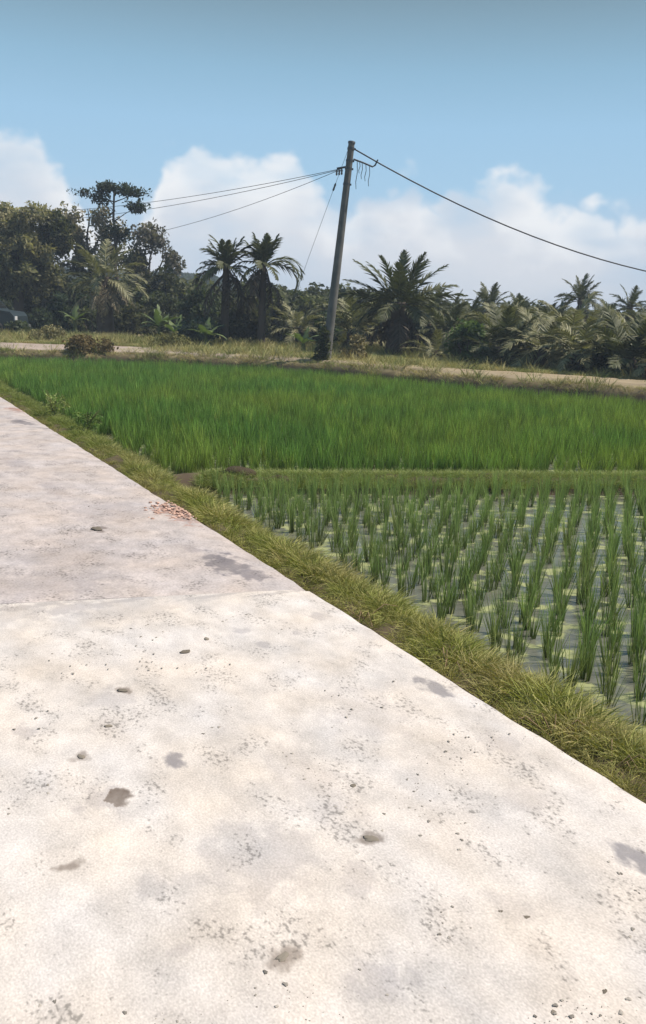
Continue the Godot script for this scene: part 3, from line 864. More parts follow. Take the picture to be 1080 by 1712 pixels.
	# shrubs under and between the trees: [x, z, rx, ry, clumps, colour, label]
	var shrubs := [
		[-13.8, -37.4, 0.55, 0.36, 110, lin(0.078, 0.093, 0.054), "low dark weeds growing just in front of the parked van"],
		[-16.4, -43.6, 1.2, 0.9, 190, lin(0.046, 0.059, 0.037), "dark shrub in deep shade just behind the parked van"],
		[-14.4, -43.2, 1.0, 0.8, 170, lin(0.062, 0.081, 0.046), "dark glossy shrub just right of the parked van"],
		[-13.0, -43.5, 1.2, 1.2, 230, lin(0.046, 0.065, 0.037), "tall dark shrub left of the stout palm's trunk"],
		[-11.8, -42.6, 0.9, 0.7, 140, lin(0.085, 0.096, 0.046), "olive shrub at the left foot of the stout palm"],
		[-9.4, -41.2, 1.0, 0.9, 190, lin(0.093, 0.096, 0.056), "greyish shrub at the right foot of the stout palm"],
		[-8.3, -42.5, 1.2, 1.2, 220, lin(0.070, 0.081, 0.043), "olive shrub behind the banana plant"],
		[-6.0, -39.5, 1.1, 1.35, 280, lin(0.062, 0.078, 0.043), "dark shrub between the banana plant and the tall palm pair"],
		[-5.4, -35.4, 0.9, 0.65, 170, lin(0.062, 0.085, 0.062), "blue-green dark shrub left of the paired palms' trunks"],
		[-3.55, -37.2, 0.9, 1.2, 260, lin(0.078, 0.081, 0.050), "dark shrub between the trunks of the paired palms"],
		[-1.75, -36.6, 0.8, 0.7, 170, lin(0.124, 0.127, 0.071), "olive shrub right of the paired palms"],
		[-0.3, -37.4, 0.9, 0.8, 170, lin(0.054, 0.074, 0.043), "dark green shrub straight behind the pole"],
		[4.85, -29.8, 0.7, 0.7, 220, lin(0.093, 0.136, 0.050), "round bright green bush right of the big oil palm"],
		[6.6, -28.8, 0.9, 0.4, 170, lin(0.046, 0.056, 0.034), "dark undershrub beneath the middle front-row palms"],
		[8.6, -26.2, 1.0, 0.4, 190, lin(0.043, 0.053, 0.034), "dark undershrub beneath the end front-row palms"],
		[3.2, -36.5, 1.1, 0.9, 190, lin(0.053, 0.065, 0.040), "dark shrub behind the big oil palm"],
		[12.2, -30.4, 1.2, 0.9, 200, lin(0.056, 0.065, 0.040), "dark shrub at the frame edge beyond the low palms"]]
	for i in shrubs.size():
		var q = shrubs[i]
		broadleaf("shrub", q[6], "shrub", q[0], q[1], [[Vector3(-0.1, 0, 0), Vector3(-q[2] * 0.5, q[3], 0), 0.04, 0.015], [Vector3(0.1, 0, 0), Vector3(q[2] * 0.5, q[3] * 1.1, 0.1), 0.04, 0.015], [Vector3.ZERO, Vector3(0, q[3] * 1.2, 0.1), 0.04, 0.015]],
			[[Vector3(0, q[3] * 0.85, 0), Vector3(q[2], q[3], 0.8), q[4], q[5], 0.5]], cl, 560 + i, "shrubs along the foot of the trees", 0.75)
	banana("bright banana plant with an upright pale leaf, left of the tall palms", -7.55, -38.0, 0.7, 601, [[130, 70, 1.0, 0.5], [60, 62, 0.95, 0.7], [270, 72, 1.0, 0.5], [205, 60, 0.9, 0.9], [320, 58, 1.0, 0.9], [100, 84, 1.1, 0.4], [20, 50, 1.2, 0.9], [170, 55, 1.2, 0.8], [300, 45, 1.1, 1.0], [230, 40, 1.0, 1.0], [340, 30, 1.2, 1.2], [190, 25, 1.1, 1.2]])
	banana("small banana plant with splayed leaves, right of the brighter one", -6.75, -37.6, 0.45, 602, [[130, 66, 0.8, 0.6], [220, 58, 0.8, 0.8], [330, 60, 0.9, 0.8], [60, 75, 1.0, 0.5], [10, 45, 1.1, 1.0], [180, 50, 1.0, 0.9], [300, 40, 1.0, 1.0], [350, 25, 1.1, 1.2]])
	banana("pale banana plant in shade left of the stout palm", -12.3, -41.4, 0.8, 603, [[90, 80, 1.0, 0.5], [200, 50, 1.0, 0.8], [340, 50, 1.0, 0.8], [260, 40, 0.9, 0.9], [20, 30, 0.9, 1.2]])
	banana("broad-leaved banana plant at the foot of the left one of the tall palm pair", -5.0, -34.6, 0.5, 604, [[80, 78, 0.9, 0.5], [20, 55, 1.0, 0.8], [150, 60, 0.9, 0.8], [200, 45, 0.95, 1.0], [300, 45, 0.9, 1.0], [340, 30, 1.0, 1.1], [250, 60, 0.8, 0.7]])
	banana("small banana plant just left of the leaning pole's foot, in the thicket", -1.0, -33.4, 0.4, 605, [[60, 75, 0.8, 0.5], [10, 50, 0.9, 0.9], [180, 50, 0.9, 0.9], [290, 42, 0.9, 1.0], [230, 55, 0.8, 0.8], [330, 35, 0.9, 1.1]])
	# dry bushes on the bank
	var dryc := clump(rng, 40, 0.26, 0.12, leaf_mats["dry"])
	for q in [[-8.35, -29.75, 0.75, 0.42, 120, lin(0.15, 0.115, 0.055), "brown dry bush spilling over the near edge of the track"], [0.75, -29.9, 0.55, 0.55, 90, lin(0.19, 0.165, 0.085), "dry tan bush standing right behind the pole's foot"], [4.3, -26.3, 0.5, 0.3, 70, lin(0.10, 0.105, 0.04), "low olive weed clump on the bank before the round green bush"], [9.6, -23.9, 0.8, 0.4, 120, lin(0.13, 0.085, 0.06), "reddish-brown dry bush at the end of the track, cut by the frame"], [-11.6, -35.2, 0.7, 0.4, 80, lin(0.22, 0.20, 0.10), "pale yellowish weeds where the track bends behind the brown bush"], [-6.2, -33.5, 0.8, 0.35, 80, lin(0.13, 0.13, 0.05), "olive weed clump on the track's far edge, left of centre"]]:
		broadleaf("dry_bush", q[6], "bush", q[0], q[1], [[Vector3.ZERO, Vector3(0.1, q[3], 0), 0.02, 0.008], [Vector3.ZERO, Vector3(-q[2] * 0.6, q[3] * 0.8, 0.1), 0.015, 0.006], [Vector3.ZERO, Vector3(q[2] * 0.6, q[3] * 0.8, 0.1), 0.015, 0.006]], [[Vector3(0, q[3] * 0.6, 0), Vector3(q[2], q[3] * 0.8, 0.5), q[4], q[5], 0.4]], dryc, 620 + int(q[4]) + int(q[0] * 3.0), "dry bushes on the far bank", 0.8)

func build_hill() -> void:
	var nz := noise(71, 0.03, 4)
	var prof := [[-160, 7.0], [-90, 9.0], [-64, 9.6], [-45, 9.0], [-32, 9.2], [-24, 8.6], [-16, 7.0], [-8.6, 6.2], [5.5, 5.8], [17, 5.0], [35, 4.0], [62, 3.4], [120, 2.5], [220, 1.0]]
	var hill := func(x: float) -> float:
		for i in prof.size() - 1:
			if x <= prof[i + 1][0]: return lerpf(prof[i][1], prof[i + 1][1], smoothstep(0.0, 1.0, (x - prof[i][0]) / (prof[i + 1][0] - prof[i][0])))
		return 1.0
	var b := MB.new()
	var rows := []
	for i in 96:
		var x := -160.0 + i * 4.0
		var row := []
		for j in 15:
			var z := -135.0 - j * 7.0
			var f := sin(PI * clampf(j / 14.0, 0, 1))
			row.append(b.p(Vector3(x, -0.4 + (hill.call(x) - 0.8) * f + 0.8 * nz.get_noise_2d(x, z) * f, z), lin(0.045, 0.055, 0.028)))
		rows.append(row)
	for i in rows.size() - 1:
		for j in 14: b.quad(rows[i][j], rows[i + 1][j], rows[i + 1][j + 1], rows[i][j + 1])
	tag(put("hill", b.mesh(vmat(0.95, 0.2))), "low wooded hill far behind the palms", "", "", "structure")
	var rng := rnd(72)
	var cl := clump(rng, 90, 1.0, 0.55, leaf_mats["leaf"], 0.8)
	var xf := []; var cols := []
	for i in 4600:
		var z := rng.randf_range(-188, -138)
		var x := rng.randf_range(-130, 130)
		var f := sin(PI * clampf((-z - 135.0) / 98.0, 0, 1))
		xf.append(Transform3D(Basis(Vector3.UP, rng.randf() * TAU).scaled(Vector3.ONE * rng.randf_range(0.7, 1.5)), Vector3(x, 0.1 + (hill.call(x) - 0.8) * f, z)))
		cols.append(lin(0.06, 0.075, 0.036) * rng.randf_range(0.6, 1.4))
	var fo := scatter("distant_forest", cl, xf, cols)
	tag(fo, "dark green woods covering the low hill on the skyline", "woods", "", "stuff")
	# thicket closing the view between the palms and the hill
	var th := clump(rng, 60, 0.55, 0.3, leaf_mats["leaf"], 0.9)
	xf = []; cols = []
	var tn := noise(73, 0.12, 3)
	for i in 10500:
		var z := rng.randf_range(-72, -47)
		var x := rng.randf_range(-0.75, 0.75) * -z
		var top := lerpf(2.2, 1.3, smoothstep(2.0, 6.0, x * 47.0 / -z)) + 1.3 * tn.get_noise_2d(x * 2.0, z) + 0.02 * (-z - 47.0)
		xf.append(Transform3D(Basis(Vector3.UP, rng.randf() * TAU).scaled(Vector3.ONE * rng.randf_range(0.7, 1.4)), Vector3(x, 0.3 + rng.randf() * maxf(0.5, top), z)))
		cols.append(lin(0.085, 0.092, 0.043) * rng.randf_range(0.5, 1.5))
	tag(scatter("thicket_undergrowth", th, xf, cols), "dark green thicket filling the gaps between the palms", "undergrowth", "", "stuff")

func build_pole() -> void:
	var foot := Vector3(-0.12, 0.02, -28.64); var head := Vector3(0.50, 6.96, -28.64)
	var ax := (head - foot).normalized()
	var right := Vector3(ax.y, -ax.x, 0)
	var along := func(h: float) -> Vector3: return (head - foot) * (h / head.y)
	var o := root_of("utility_pole", foot)
	tag(o, "tall grey utility pole leaning right on the far paddy bank", "utility pole")
	var pm := StandardMaterial3D.new()
	pm.albedo_texture = noise_tex(81, 0.02, 256, [lin(0.07, 0.07, 0.066), lin(0.115, 0.112, 0.105), lin(0.16, 0.152, 0.14)], 5)
	pm.uv1_triplanar = true
	pm.uv1_scale = Vector3(0.7, 0.35, 0.7)
	pm.roughness = 0.85
	var steel := mat(lin(0.055, 0.06, 0.07), 0.5)
	var b := MB.new()
	var path := []; var radii := []
	for i in 15:
		path.append(Vector3(0, -0.4, 0).lerp(head - foot, i / 14.0)); radii.append(lerpf(0.165, 0.100, i / 14.0))
	b.tube(path, radii, 16)
	put("post", b.mesh(pm), o)
	b = MB.new()
	b.tube([head - foot - ax * 0.01, head - foot + ax * 0.05, head - foot + ax * 0.065], [0.118, 0.118, 0.09], 14)
	put("cap", b.mesh(steel), o)
	for h in [6.82, 6.46, 6.22, 5.75]:
		b = MB.new()
		var c: Vector3 = along.call(h - 0.02)
		b.tube([c - ax * 0.035, c + ax * 0.035], [0.118, 0.118], 14)
		b.box(c + right * 0.13, Vector3(0.05, 0.06, 0.03))
		put("clamp", b.mesh(steel), o)
	# bracket arm on the right, sloping down and turned up at its end to the cable
	b = MB.new()
	var p1 := Vector3(0.58, 6.49, -28.64) - foot; var p2 := Vector3(1.20, 6.28, -28.62) - foot; var p3 := Vector3(1.28, 6.33, -28.62) - foot; var p4 := Vector3(1.36, 6.50, -28.62) - foot
	b.tube([p1, p1.lerp(p2, 0.5) + Vector3(0, 0.01, 0), p2, p3, p4], [0.03, 0.028, 0.028, 0.026, 0.022], 8)
	put("bracket_arm", b.mesh(steel), o)
	# small stub arm on the left carrying three insulators
	b = MB.new()
	b.tube([Vector3(0.36, 6.25, -28.64) - foot, Vector3(0.06, 6.20, -28.66) - foot], [0.035, 0.03], 8)
	put("stub_arm", b.mesh(steel), o)
	for k in 3:
		b = MB.new()
		var c := Vector3(0.22 - 0.08 * k, 6.10 - 0.012 * k, -28.66) - foot
		b.tube([c + Vector3(0, 0.10, 0), c + Vector3(0, 0.06, 0), c + Vector3(0, 0.03, 0), c, c - Vector3(0, 0.06, 0), c - Vector3(0, 0.09, 0)], [0.012, 0.03, 0.04, 0.025, 0.035, 0.015], 10)
		put("insulator", b.mesh(mat(lin(0.10, 0.09, 0.085), 0.3)), o)
	# loose wire tails hanging from the arm
	for q in [[0.70, 6.44, 0.85], [0.86, 6.40, 0.50], [0.98, 6.36, 0.52], [1.10, 6.31, 0.62], [0.78, 6.42, 0.35]]:
		b = MB.new()
		var a := Vector3(q[0], q[1], -28.63) - foot
		b.tube([a, a + Vector3(0.02, -q[2] * 0.4, 0.02), a + Vector3(-0.02, -q[2] * 0.75, 0), a + Vector3(0.0, -q[2], 0.01)], [0.011, 0.011, 0.011, 0.009], 5)
		put("hanging_wire", b.mesh(steel), o)
	# cables
	wire("thick black cable sloping down to the right from the pole top", "overhead_cable", Vector3(0.58, 6.80, -28.64), Vector3(30.0, 5.6, -39.0), 2.9, 0.024)
	wire("upper thin wire running left from the pole to the treetops", "overhead_wire", Vector3(0.22, 6.20, -28.66), Vector3(-26.0, 7.3, -55.0), 0.75, 0.010, "thin wires running left from the pole")
	wire("middle thin wire running left, just below the upper one", "overhead_wire", Vector3(0.14, 6.16, -28.66), Vector3(-26.0, 6.75, -55.0), 0.85, 0.010, "thin wires running left from the pole")
	wire("lowest thin wire drooping left from the pole into the trees", "overhead_wire", Vector3(0.06, 6.12, -28.66), Vector3(-13.5, 4.6, -44.0), 0.5, 0.009, "thin wires running left from the pole")
	# guy wire with its insulator
	var g := root_of("guy_wire", Vector3(-1.9, 0.2, -28.9))
	tag(g, "thin guy wire slanting left from the pole top to the bank", "guy wire")
	var ga := Vector3(0.39, 6.75, -28.64) - g.position
	b = MB.new()
	b.tube([Vector3(0, -0.2, 0), ga * 0.5, ga], [0.006, 0.006, 0.006], 5)
	put("strand", b.mesh(steel), g)
	b = MB.new()
	var gc := ga * 0.83
	b.tube([gc - ga.normalized() * 0.13, gc - ga.normalized() * 0.08, gc, gc + ga.normalized() * 0.08, gc + ga.normalized() * 0.13], [0.012, 0.035, 0.028, 0.035, 0.012], 8)
	put("insulator", b.mesh(steel), g)
	# dark weed grown up the pole's shaded foot
	var rng := rnd(82)
	var cl := clump(rng, 30, 0.16, 0.10, leaf_mats["leaf"])
	var v := root_of("climbing_weed", Vector3(-0.28, 0.1, -28.50))
	tag(v, "dark climbing weed covering the foot of the leaning pole", "weed")
	b = MB.new()
	b.tube([Vector3(0, -0.1, 0), Vector3(0.02, 0.8, 0), Vector3(0.10, 1.7, -0.05)], [0.02, 0.015, 0.008], 6, lin(0.05, 0.045, 0.03))
	put("stem", b.mesh(leaf_mats["bark"]), v)
	var xf := []; var cols := []
	for i in 80:
		var h := 1.1 * pow(rng.randf(), 1.5)
		var w := 0.10 + 0.22 * exp(-h * 3.0)
		xf.append(Transform3D(Basis(Vector3.UP, rng.randf() * TAU).scaled(Vector3.ONE * rng.randf_range(0.6, 1.1)), Vector3(0.03 + h * 0.09 + rng.randf_range(-w, w), h, rng.randf_range(-0.05, 0.12))))
		cols.append(lin(0.08, 0.095, 0.045) * rng.randf_range(0.6, 1.4))
	scatter("foliage", cl, xf, cols, v)

func build_van() -> void:
	var o := root_of("parked_van", Vector3(-16.05, ground_at(-16.05, -38.6) - 0.02, -38.6))
	o.scale = Vector3.ONE * 1.12
	tag(o, "dark blue van parked in tree shade, half cut by the frame", "van")
	var paint := mat(lin(0.016, 0.026, 0.032), 0.45)
	var glass := mat(lin(0.012, 0.015, 0.018), 0.08)
	var prof := [Vector2(-2.2, 0.28), Vector2(1.85, 0.28), Vector2(1.95, 0.42), Vector2(1.92, 0.82), Vector2(1.78, 0.98), Vector2(1.15, 1.06), Vector2(0.68, 1.60), Vector2(0.5, 1.70), Vector2(-2.05, 1.72), Vector2(-2.2, 1.6)]
	var b := MB.new()
	var poly := Geometry2D.triangulate_polygon(PackedVector2Array(prof))
	for side in [-1.0, 1.0]:
		for i in range(0, poly.size(), 3):
			var t := []
			for k in 3:
				var q: Vector2 = prof[poly[i + k]]
				t.append(b.p(Vector3(q.x, q.y, side * (0.80 if q.y < 1.1 else 0.72))))
			var fwd: bool = (prof[poly[i + 1]] - prof[poly[i]]).cross(prof[poly[i + 2]] - prof[poly[i]]) > 0
			if fwd == (side > 0): b.tri(t[0], t[1], t[2])
			else: b.tri(t[0], t[2], t[1])
	for i in prof.size():
		var q: Vector2 = prof[i]; var r: Vector2 = prof[(i + 1) % prof.size()]
		var zq := 0.80 if q.y < 1.1 else 0.72
		var zr := 0.80 if r.y < 1.1 else 0.72
		b.face(Vector3(q.x, q.y, zq), Vector3(q.x, q.y, -zq), Vector3(r.x, r.y, -zr), Vector3(r.x, r.y, zr))
	put("body", b.mesh(paint), o)
	for w in [[-1.9, -0.9], [-0.8, 0.0], [0.1, 0.62]]:
		b = MB.new()
		b.face(Vector3(w[0], 1.12, 0.812), Vector3(w[1] + (0.28 if w[1] > 0.5 else 0.0), 1.12, 0.812), Vector3(w[1] - 0.05, 1.55, 0.752), Vector3(w[0], 1.55, 0.752))
		put("side_window", b.mesh(glass), o)
	b = MB.new()
	b.face(Vector3(1.12, 1.12, 0.68), Vector3(1.12, 1.12, -0.68), Vector3(0.735, 1.56, -0.62), Vector3(0.735, 1.56, 0.62))
	put("windscreen", b.mesh(glass), o)
	for x in [-1.45, 1.2]:
		b = MB.new()
		b.tube([Vector3(x, 0.30, 0.66), Vector3(x, 0.30, 0.70), Vector3(x, 0.30, 0.82), Vector3(x, 0.30, 0.84)], [0.27, 0.31, 0.31, 0.26], 20)
		var wh := put("wheel", b.mesh(mat(lin(0.015, 0.015, 0.016), 0.8)), o)
		b = MB.new()
		b.tube([Vector3(x, 0.30, 0.83), Vector3(x, 0.30, 0.855)], [0.18, 0.16], 16)
		put("rim", b.mesh(mat(lin(0.3, 0.3, 0.31), 0.35)), wh)
	b = MB.new()
	b.box(Vector3(1.90, 0.74, 0.62), Vector3(0.12, 0.16, 0.26))
	put("headlight", b.mesh(mat(lin(0.6, 0.6, 0.62), 0.15)), o)
	b = MB.new()
	b.box(Vector3(1.95, 0.42, 0), Vector3(0.14, 0.16, 1.56))
	put("bumper", b.mesh(mat(lin(0.2, 0.21, 0.22), 0.5)), o)
	b = MB.new()
	b.box(Vector3(-0.8, 1.735, 0.70), Vector3(2.4, 0.03, 0.05))
	put("roof_rail", b.mesh(mat(lin(0.45, 0.46, 0.47), 0.4)), o)

func build_rice() -> void:
	var rng := rnd(91)
	var hills := []
	for i in 7:
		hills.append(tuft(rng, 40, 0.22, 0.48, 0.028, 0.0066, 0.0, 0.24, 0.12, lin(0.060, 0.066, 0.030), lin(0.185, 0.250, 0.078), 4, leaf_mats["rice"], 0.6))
	var young := []
	for i in 14:
		var tall := rng.randf_range(0.36, 0.50)
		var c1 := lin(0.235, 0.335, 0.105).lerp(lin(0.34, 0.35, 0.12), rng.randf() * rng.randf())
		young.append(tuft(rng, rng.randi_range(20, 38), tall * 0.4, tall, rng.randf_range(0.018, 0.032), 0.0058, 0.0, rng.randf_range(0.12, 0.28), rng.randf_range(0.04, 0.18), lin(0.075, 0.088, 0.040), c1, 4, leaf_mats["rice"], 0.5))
	# near paddy: hills stand in rows that start at the verge and run to the bund; every hill is an object of its own
	var b0 := Vector2(9.02, 3.94)
	var spots := []
	for row in 66:
		var nth := 0
		for k in range(-70, 50):
			var p := RICE0 + ROW * (k * 0.142 + rng.randf_range(-0.05, 0.05)) + ACROSS * (row * 0.18 + rng.randf_range(-0.05, 0.05))
			p.y = WATER
			var ss := p.dot(D); var tt := p.dot(N)
			if tt < 3.36 + rng.randf_range(-0.08, 0.08) or ss > b0.x - 0.3625 * (tt - b0.y) - 0.34: continue
			nth += 1
			if p.z > -0.5 or p.x > -0.46 * p.z + 3.5: continue
			var beside := p.x > -0.40 * p.z + 0.35      # just outside the view
			if rng.randf() < 0.07: continue
			spots.append([p.length() + (100.0 if beside else 0.0), p, row + 1, nth])
	spots.sort_custom(func(a, e): return a[0] < e[0])
	var rest := []; var rest_c := []
	for i in spots.size():
		var q = spots[i]
		var tr := Transform3D(Basis(Vector3.UP, rng.randf() * TAU) * Basis(Vector3.RIGHT, rng.randf_range(-0.16, 0.16)) * Basis.from_scale(Vector3(1, rng.randf_range(0.75, 1.12), 1) * rng.randf_range(0.78, 1.1)), q[1] - Vector3(0, 0.02, 0))
		if i < 300 and q[0] < 100.0:
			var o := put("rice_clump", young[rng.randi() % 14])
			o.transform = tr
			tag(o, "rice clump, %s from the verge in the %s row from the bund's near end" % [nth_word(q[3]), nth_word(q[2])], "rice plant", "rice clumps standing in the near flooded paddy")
		else:
			rest.append(tr); rest_c.append(Color.WHITE * rng.randf_range(0.8, 1.15))
	if rest.size():
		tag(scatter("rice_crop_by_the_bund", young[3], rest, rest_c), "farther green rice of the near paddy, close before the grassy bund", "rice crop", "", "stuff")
	# far paddy: one dense green crop
	var crop := root_of("rice_crop")
	tag(crop, "dense bright green rice filling the far paddy", "rice crop", "", "stuff")
	var xf := [[], [], [], []]; var cols := [[], [], [], []]
	var gn := noise(92, 0.6, 4); var g2 := noise(93, 0.22, 3)
	for row in range(-150, 160):
		for c in 175:
			var p := RICE0 + ROW * (c * 0.15 + rng.randf_range(-0.07, 0.07)) + ACROSS * (row * 0.165 + rng.randf_range(-0.07, 0.07))
			p.y = WATER
			var ss := p.dot(D); var tt := p.dot(N)
			if tt < 3.30 or ss < b0.x - 0.3625 * (tt - b0.y) + 0.36: continue
			if p.z < toe_z(p.x) + 0.22 or p.x > -0.46 * p.z + 5.0 or p.x < 0.46 * p.z - 2.5: continue
			var g := gn.get_noise_2d(p.x, p.z)
			var y := g2.get_noise_2d(p.x, p.z)
			if rng.randf() < 0.04 + 0.3 * maxf(0.0, -y - 0.25): continue
			var k := rng.randi() % 4
			xf[k].append(Transform3D(Basis(Vector3.UP, rng.randf() * TAU) * Basis(Vector3.RIGHT, rng.randf_range(-0.14, 0.14)) * Basis.from_scale(Vector3.ONE * (0.90 + 0.30 * g + rng.randf_range(-0.17, 0.19))), p))
			var col := lin(0.86, 1.16, 0.80).lerp(lin(1.45, 1.42, 0.86), clampf(0.30 + 1.0 * y + 0.035 * p.x, 0, 1))
			if rng.randf() < 0.09: col = lin(1.75, 1.65, 1.05)
			cols[k].append(col * rng.randf_range(0.62, 1.35))
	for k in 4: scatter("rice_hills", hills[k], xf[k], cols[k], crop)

func nth_word(n: int) -> String:
	var s := "th"
	if n % 100 < 11 or n % 100 > 13:
		if n % 10 == 1: s = "st"
		elif n % 10 == 2: s = "nd"
		elif n % 10 == 3: s = "rd"
	return "%d%s" % [n, s]

func build_verge_plants() -> void:
	var rng := rnd(95)
	var gn := noise(96, 0.9, 3)
	var grass := root_of("verge_grass")
	tag(grass, "olive-green grass covering the verge along the concrete road", "grass", "", "stuff")
	var kinds := []
	for i in 3: kinds.append(tuft(rng, 22, 0.04, 0.125, 0.05, 0.0042, 0.2, 1.25, 0.6, lin(0.75, 0.7, 0.6), Color.WHITE, 3, leaf_mats["grass"]))
	var xf := [[], [], []]; var cols := [[], [], []]
	for i in 19500:
		var s := -0.6 + 27.5 * pow(rng.randf(), 1.75)
		var t := rng.randf_range(2.42, 3.09)
		var g := gn.get_noise_2d(s * 1.2, t * 2.0)
		var bare := 0.45 * smoothstep(0.05, -0.30, gn.get_noise_2d(s * 2.6 + 9.0, t * 3.5)) + smoothstep(2.60, 2.44, t) * 0.9 + smoothstep(3.0, 3.18, t) * 0.5
		if rng.randf() < bare + (0.3 if g < -0.25 else 0.0): continue
		var y := -0.10
		if t > 2.76: y = lerpf(-0.14, -0.44, clampf((t - 2.76) / 0.40, 0, 1))
		elif t < 2.6: y = -0.13
		var k := rng.randi() % 3
		xf[k].append(Transform3D(Basis(Vector3.UP, rng.randf() * TAU).scaled(Vector3.ONE * (0.85 + 0.7 * g + rng.randf_range(-0.3, 0.45))), st(s, t + 0.10 * gn.get_noise_1d(s), y)))
		var c := lin(0.29, 0.32, 0.085).lerp(lin(0.46, 0.40, 0.19), clampf(0.42 + 1.3 * gn.get_noise_2d(s * 2.0 + 30.0, t * 4.0), 0, 1))
		c = c.lerp(lin(0.17, 0.225, 0.06), smoothstep(6.0, 13.0, s) * 0.7)
		cols[k].append(c * rng.randf_range(0.7, 1.25))
	for i in 420:
		var s := 1.4 + 16.0 * pow(rng.randf(), 1.4)
		if gn.get_noise_1d(s * 5.0) < 0.05: continue
		var k := rng.randi() % 3
		xf[k].append(Transform3D(Basis(Vector3.UP, rng.randf() * TAU).scaled(Vector3.ONE * rng.randf_range(0.5, 0.9)), st(s, rng.randf_range(2.325, 2.40), -0.05)))
		cols[k].append(lin(0.30, 0.28, 0.10) * rng.randf_range(0.6, 1.2))
	# the same short grass on the bund
	var along := Vector3(27.75, 0, -4.75).normalized(); var side := Vector3(along.z, 0, -along.x)
	for i in 8500:
		var d := rng.randf_range(0.3, 11.0)
		var w := rng.randf_range(-0.27, 0.27)
		var q := Vector3(-1.75, -0.26 - absf(w) * 0.35, -9.55) + along * d + side * w
		var k := rng.randi() % 3
		xf[k].append(Transform3D(Basis(Vector3.UP, rng.randf() * TAU).scaled(Vector3(1, 1.15, 1) * rng.randf_range(0.6, 1.3)), q))
		cols[k].append(lin(0.27, 0.34, 0.10).lerp(lin(0.42, 0.44, 0.20), rng.randf()) * rng.randf_range(0.7, 1.2))
	for k in 3: scatter("tuft", kinds[k], xf[k], cols[k], grass)
	# taller weeds that stand out on the verge: [s, t, height, label, colour]
	var weeds := [
		[13.6, 2.75, 0.42, "leafy weed with pale flower heads beside the far end of the road", lin(0.26, 0.30, 0.11)],
		[11.9, 2.85, 0.30, "broad low weed drooping over the road edge, past the pale one", lin(0.14, 0.20, 0.055)]]
	var wc := clump(rng, 16, 0.05, 0.035, leaf_mats["leaf"], 0.8)
	for q in weeds:
		var o := root_of("verge_weed", st(q[0], q[1], -0.11))
		tag(o, q[3], "weed", "weeds standing out on the verge")
		for k in 5:
			var b := MB.new()
			var a := rng.randf() * TAU
			b.tube([Vector3.ZERO, Vector3(cos(a) * 0.08, q[2] * 0.6, sin(a) * 0.08), Vector3(cos(a) * 0.2, q[2], sin(a) * 0.2)], [0.006, 0.005, 0.003], 5, lin(0.12, 0.12, 0.05))
			put("stem", b.mesh(leaf_mats["bark"]), o)
		var wx := []; var wcol := []
		for k in 34:
			var a := rng.randf() * TAU
			var h: float = q[2] * rng.randf_range(0.15, 1.05)
			wx.append(Transform3D(Basis(Vector3(rng.randfn(), rng.randfn(), rng.randfn()).normalized(), rng.randf() * TAU), Vector3(cos(a) * 0.22 * rng.randf(), h * 0.8, sin(a) * 0.22 * rng.randf())))
			wcol.append((q[4] as Color) * rng.randf_range(0.7, 1.4))
		scatter("foliage", wc, wx, wcol, o)
	# dry stalks at the road edge
	var dm := vmat(0.85, 0.25)
	for q in [[2.05, 2.52, "bent dry stalk lying at the road edge, nearest the viewer"], [2.35, 2.50, "dry stalk sticking out of the dark soil, second from the viewer"], [3.1, 2.50, "short dry stalk leaning over the road edge beside the thick green grass"], [3.9, 2.50, "thin dry stalk on the verge facing the end of the slab joint"]]:
		var b := MB.new()
		for k in 4:
			var a := rng.randf_range(0, TAU)
			var e := Vector3(cos(a), 0, sin(a)) * rng.randf_range(0.10, 0.26)
			b.tube([Vector3.ZERO, e * 0.5 + Vector3(0, 0.09, 0), e + Vector3(0, rng.randf_range(0.0, 0.07), 0)], [0.004, 0.003, 0.002], 5, lin(0.27, 0.19, 0.11) * rng.randf_range(0.7, 1.2))
		var o := put("dry_stalk", b.mesh(dm))
		o.position = st(q[0], q[1], -0.13)
		tag(o, q[2], "dry stalk", "dry stalks at the road edge")
	# brown clod heaps where the bund starts
	var cm := vmat(0.95, 0.2)
	var k2 := 0
	for q in [[Vector3(-1.0, -0.30, -9.70), Vector3(0.42, 0.16, 0.26), "dark brown soil heap at the near end of the bund"], [Vector3(-0.55, -0.34, -9.62), Vector3(0.3, 0.12, 0.22), "smaller brown soil lump just right of the heap on the bund"]]:
		var o := put("soil_heap", stone_mesh(150 + k2, cm, 1.0))
		for j in 1: pass
		o.transform = Transform3D(Basis.from_scale(q[1]), q[0])
		o.material_override = mat(lin(0.062, 0.047, 0.032), 0.95, 0.2)
		tag(o, q[2], "soil heap", "brown soil heaps at the bund's end")
		k2 += 1

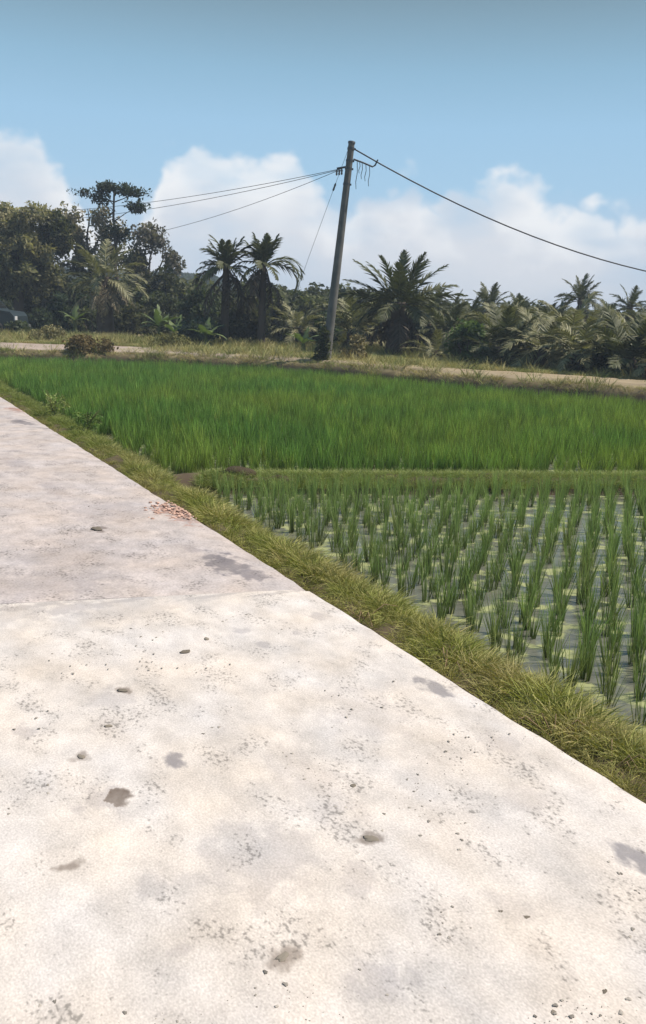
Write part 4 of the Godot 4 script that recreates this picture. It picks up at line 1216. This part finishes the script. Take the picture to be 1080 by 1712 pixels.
func build_stones() -> void:
	var rng := rnd(98)
	var sm := vmat(0.9, 0.3)
	var forms := []
	for i in 5: forms.append(stone_mesh(160 + i, sm, [0.6, 0.45, 0.7, 0.35, 0.5][i]))
	# single stones and clods: [s, t, size, grey, label]
	var list := [
		[6.05, 1.50, 0.10, 0.09, "dark crumpled clod on the grey slab beyond the joint, alone"],
		[3.60, 1.30, 0.050, 0.08, "dark stone in the middle of the road, nearest below the slab joint"],
		[3.71, 1.45, 0.035, 0.16, "pale grey chip just beyond the dark stone below the joint"],
		[3.31, 0.91, 0.040, 0.10, "small dark clod amid the gravelly patch left of the road middle"],
		[2.44, 0.56, 0.030, 0.08, "tiny dark stone close below the dark mud stain"],
		[2.51, 0.69, 0.045, 0.09, "dark clod lying inside the dark mud stain"],
		[2.21, 0.44, 0.042, 0.10, "dark clod at the lower left, left of the pitted patch"],
		[1.94, 1.31, 0.045, 0.13, "brown mud clod in the middle of the lower road"],
		[1.36, 1.10, 0.030, 0.06, "squarish dark stone nearest the viewer at the bottom"],
		[1.35, 1.145, 0.020, 0.14, "small grey chip touching the right of the squarish dark stone"],
		[1.62, 0.84, 0.035, 0.15, "brownish flake above and left of the squarish dark stone"],
		[1.18, 1.56, 0.016, 0.07, "upper one of two tiny dark pebbles at the lower right"],
		[1.16, 1.50, 0.018, 0.07, "lower one of two tiny dark pebbles at the lower right"],
		[4.19, 0.89, 0.045, 0.12, "small dark clod just this side of the slab joint, left"],
		[2.23, 1.42, 0.026, 0.10, "small dark chip above the brown mud clod"],
		[1.95, 0.89, 0.024, 0.10, "dark pebble inside the pitted patch of the lower road"],
		[2.27, 1.06, 0.026, 0.12, "lone small pebble above the pitted patch"],
		[2.83, 0.62, 0.034, 0.14, "grey clod between the gravelly patch and the dark mud stain"],
		[1.75, 0.62, 0.028, 0.15, "grey flake at the lower left beside the pale smear"],
		[1.76, 0.88, 0.022, 0.10, "dark pebble below the pitted patch of the lower road"],
		[1.45, 1.51, 0.018, 0.09, "small dark pebble on the lower right, above the tiny pair"],
		[1.50, 1.46, 0.016, 0.07, "smallest dark pebble on the lower right, left of its neighbour"],
		[3.02, 0.77, 0.028, 0.14, "grey chip at the lower end of the gravelly patch"],
		[2.02, 0.62, 0.022, 0.11, "dark pebble left of the pitted patch"],
		[1.17, 1.34, 0.018, 0.13, "tiny grey pebble at the very bottom, right of the squarish stone"]]
	for i in list.size():
		var q = list[i]
		var o := put("stone", forms[i % 5])
		o.transform = Transform3D(Basis(Vector3.UP, rng.randf() * TAU) * Basis.from_scale(Vector3(q[2] * 1.1, q[2] * 0.34, q[2] * 0.72)), st(q[0], q[1], -0.002))
		o.material_override = mat(lin(q[3] + 0.06, q[3] * 0.9 + 0.048, q[3] * 0.78 + 0.036), 0.95, 0.1)
		tag(o, q[4], "stone", "loose stones and clods on the concrete road")
	# crumbs of grit in drifts
	var gz := noise(99, 1.6, 3)
	var xf := []; var cols := []
	for i in 11000:
		var s := 1.0 + 7.0 * pow(rng.randf(), 1.6); var t := rng.randf_range(0.0, 2.27)
		if gz.get_noise_2d(s, t) < 0.10 + rng.randf() * 0.35: continue
		var r := 0.0022 + 0.009 * pow(rng.randf(), 5.0)
		xf.append(Transform3D(Basis(Vector3.UP, rng.randf() * TAU) * Basis.from_scale(Vector3(r * 1.4, r * 0.7, r)), st(s, t, 0.0)))
		var k := rng.randf_range(0.14, 0.42)
		cols.append(lin(k, k * 0.9, k * 0.8))
	for i in 130:                         # reddish crumbs of earth at the road edge
		var s := 6.4 + rng.randfn() * 0.16; var t := minf(2.22 + rng.randfn() * 0.08, 2.29)
		var r := rng.randf_range(0.008, 0.03)
		xf.append(Transform3D(Basis(Vector3.UP, rng.randf() * TAU) * Basis.from_scale(Vector3(r * 1.3, r, r)), st(s, t, 0.0)))
		cols.append(lin(0.46, 0.30, 0.24) * rng.randf_range(0.7, 1.3))
	tag(scatter("road_grit", forms[0], xf, cols), "fine grit and crumbs strewn over the concrete road", "grit", "", "stuff")
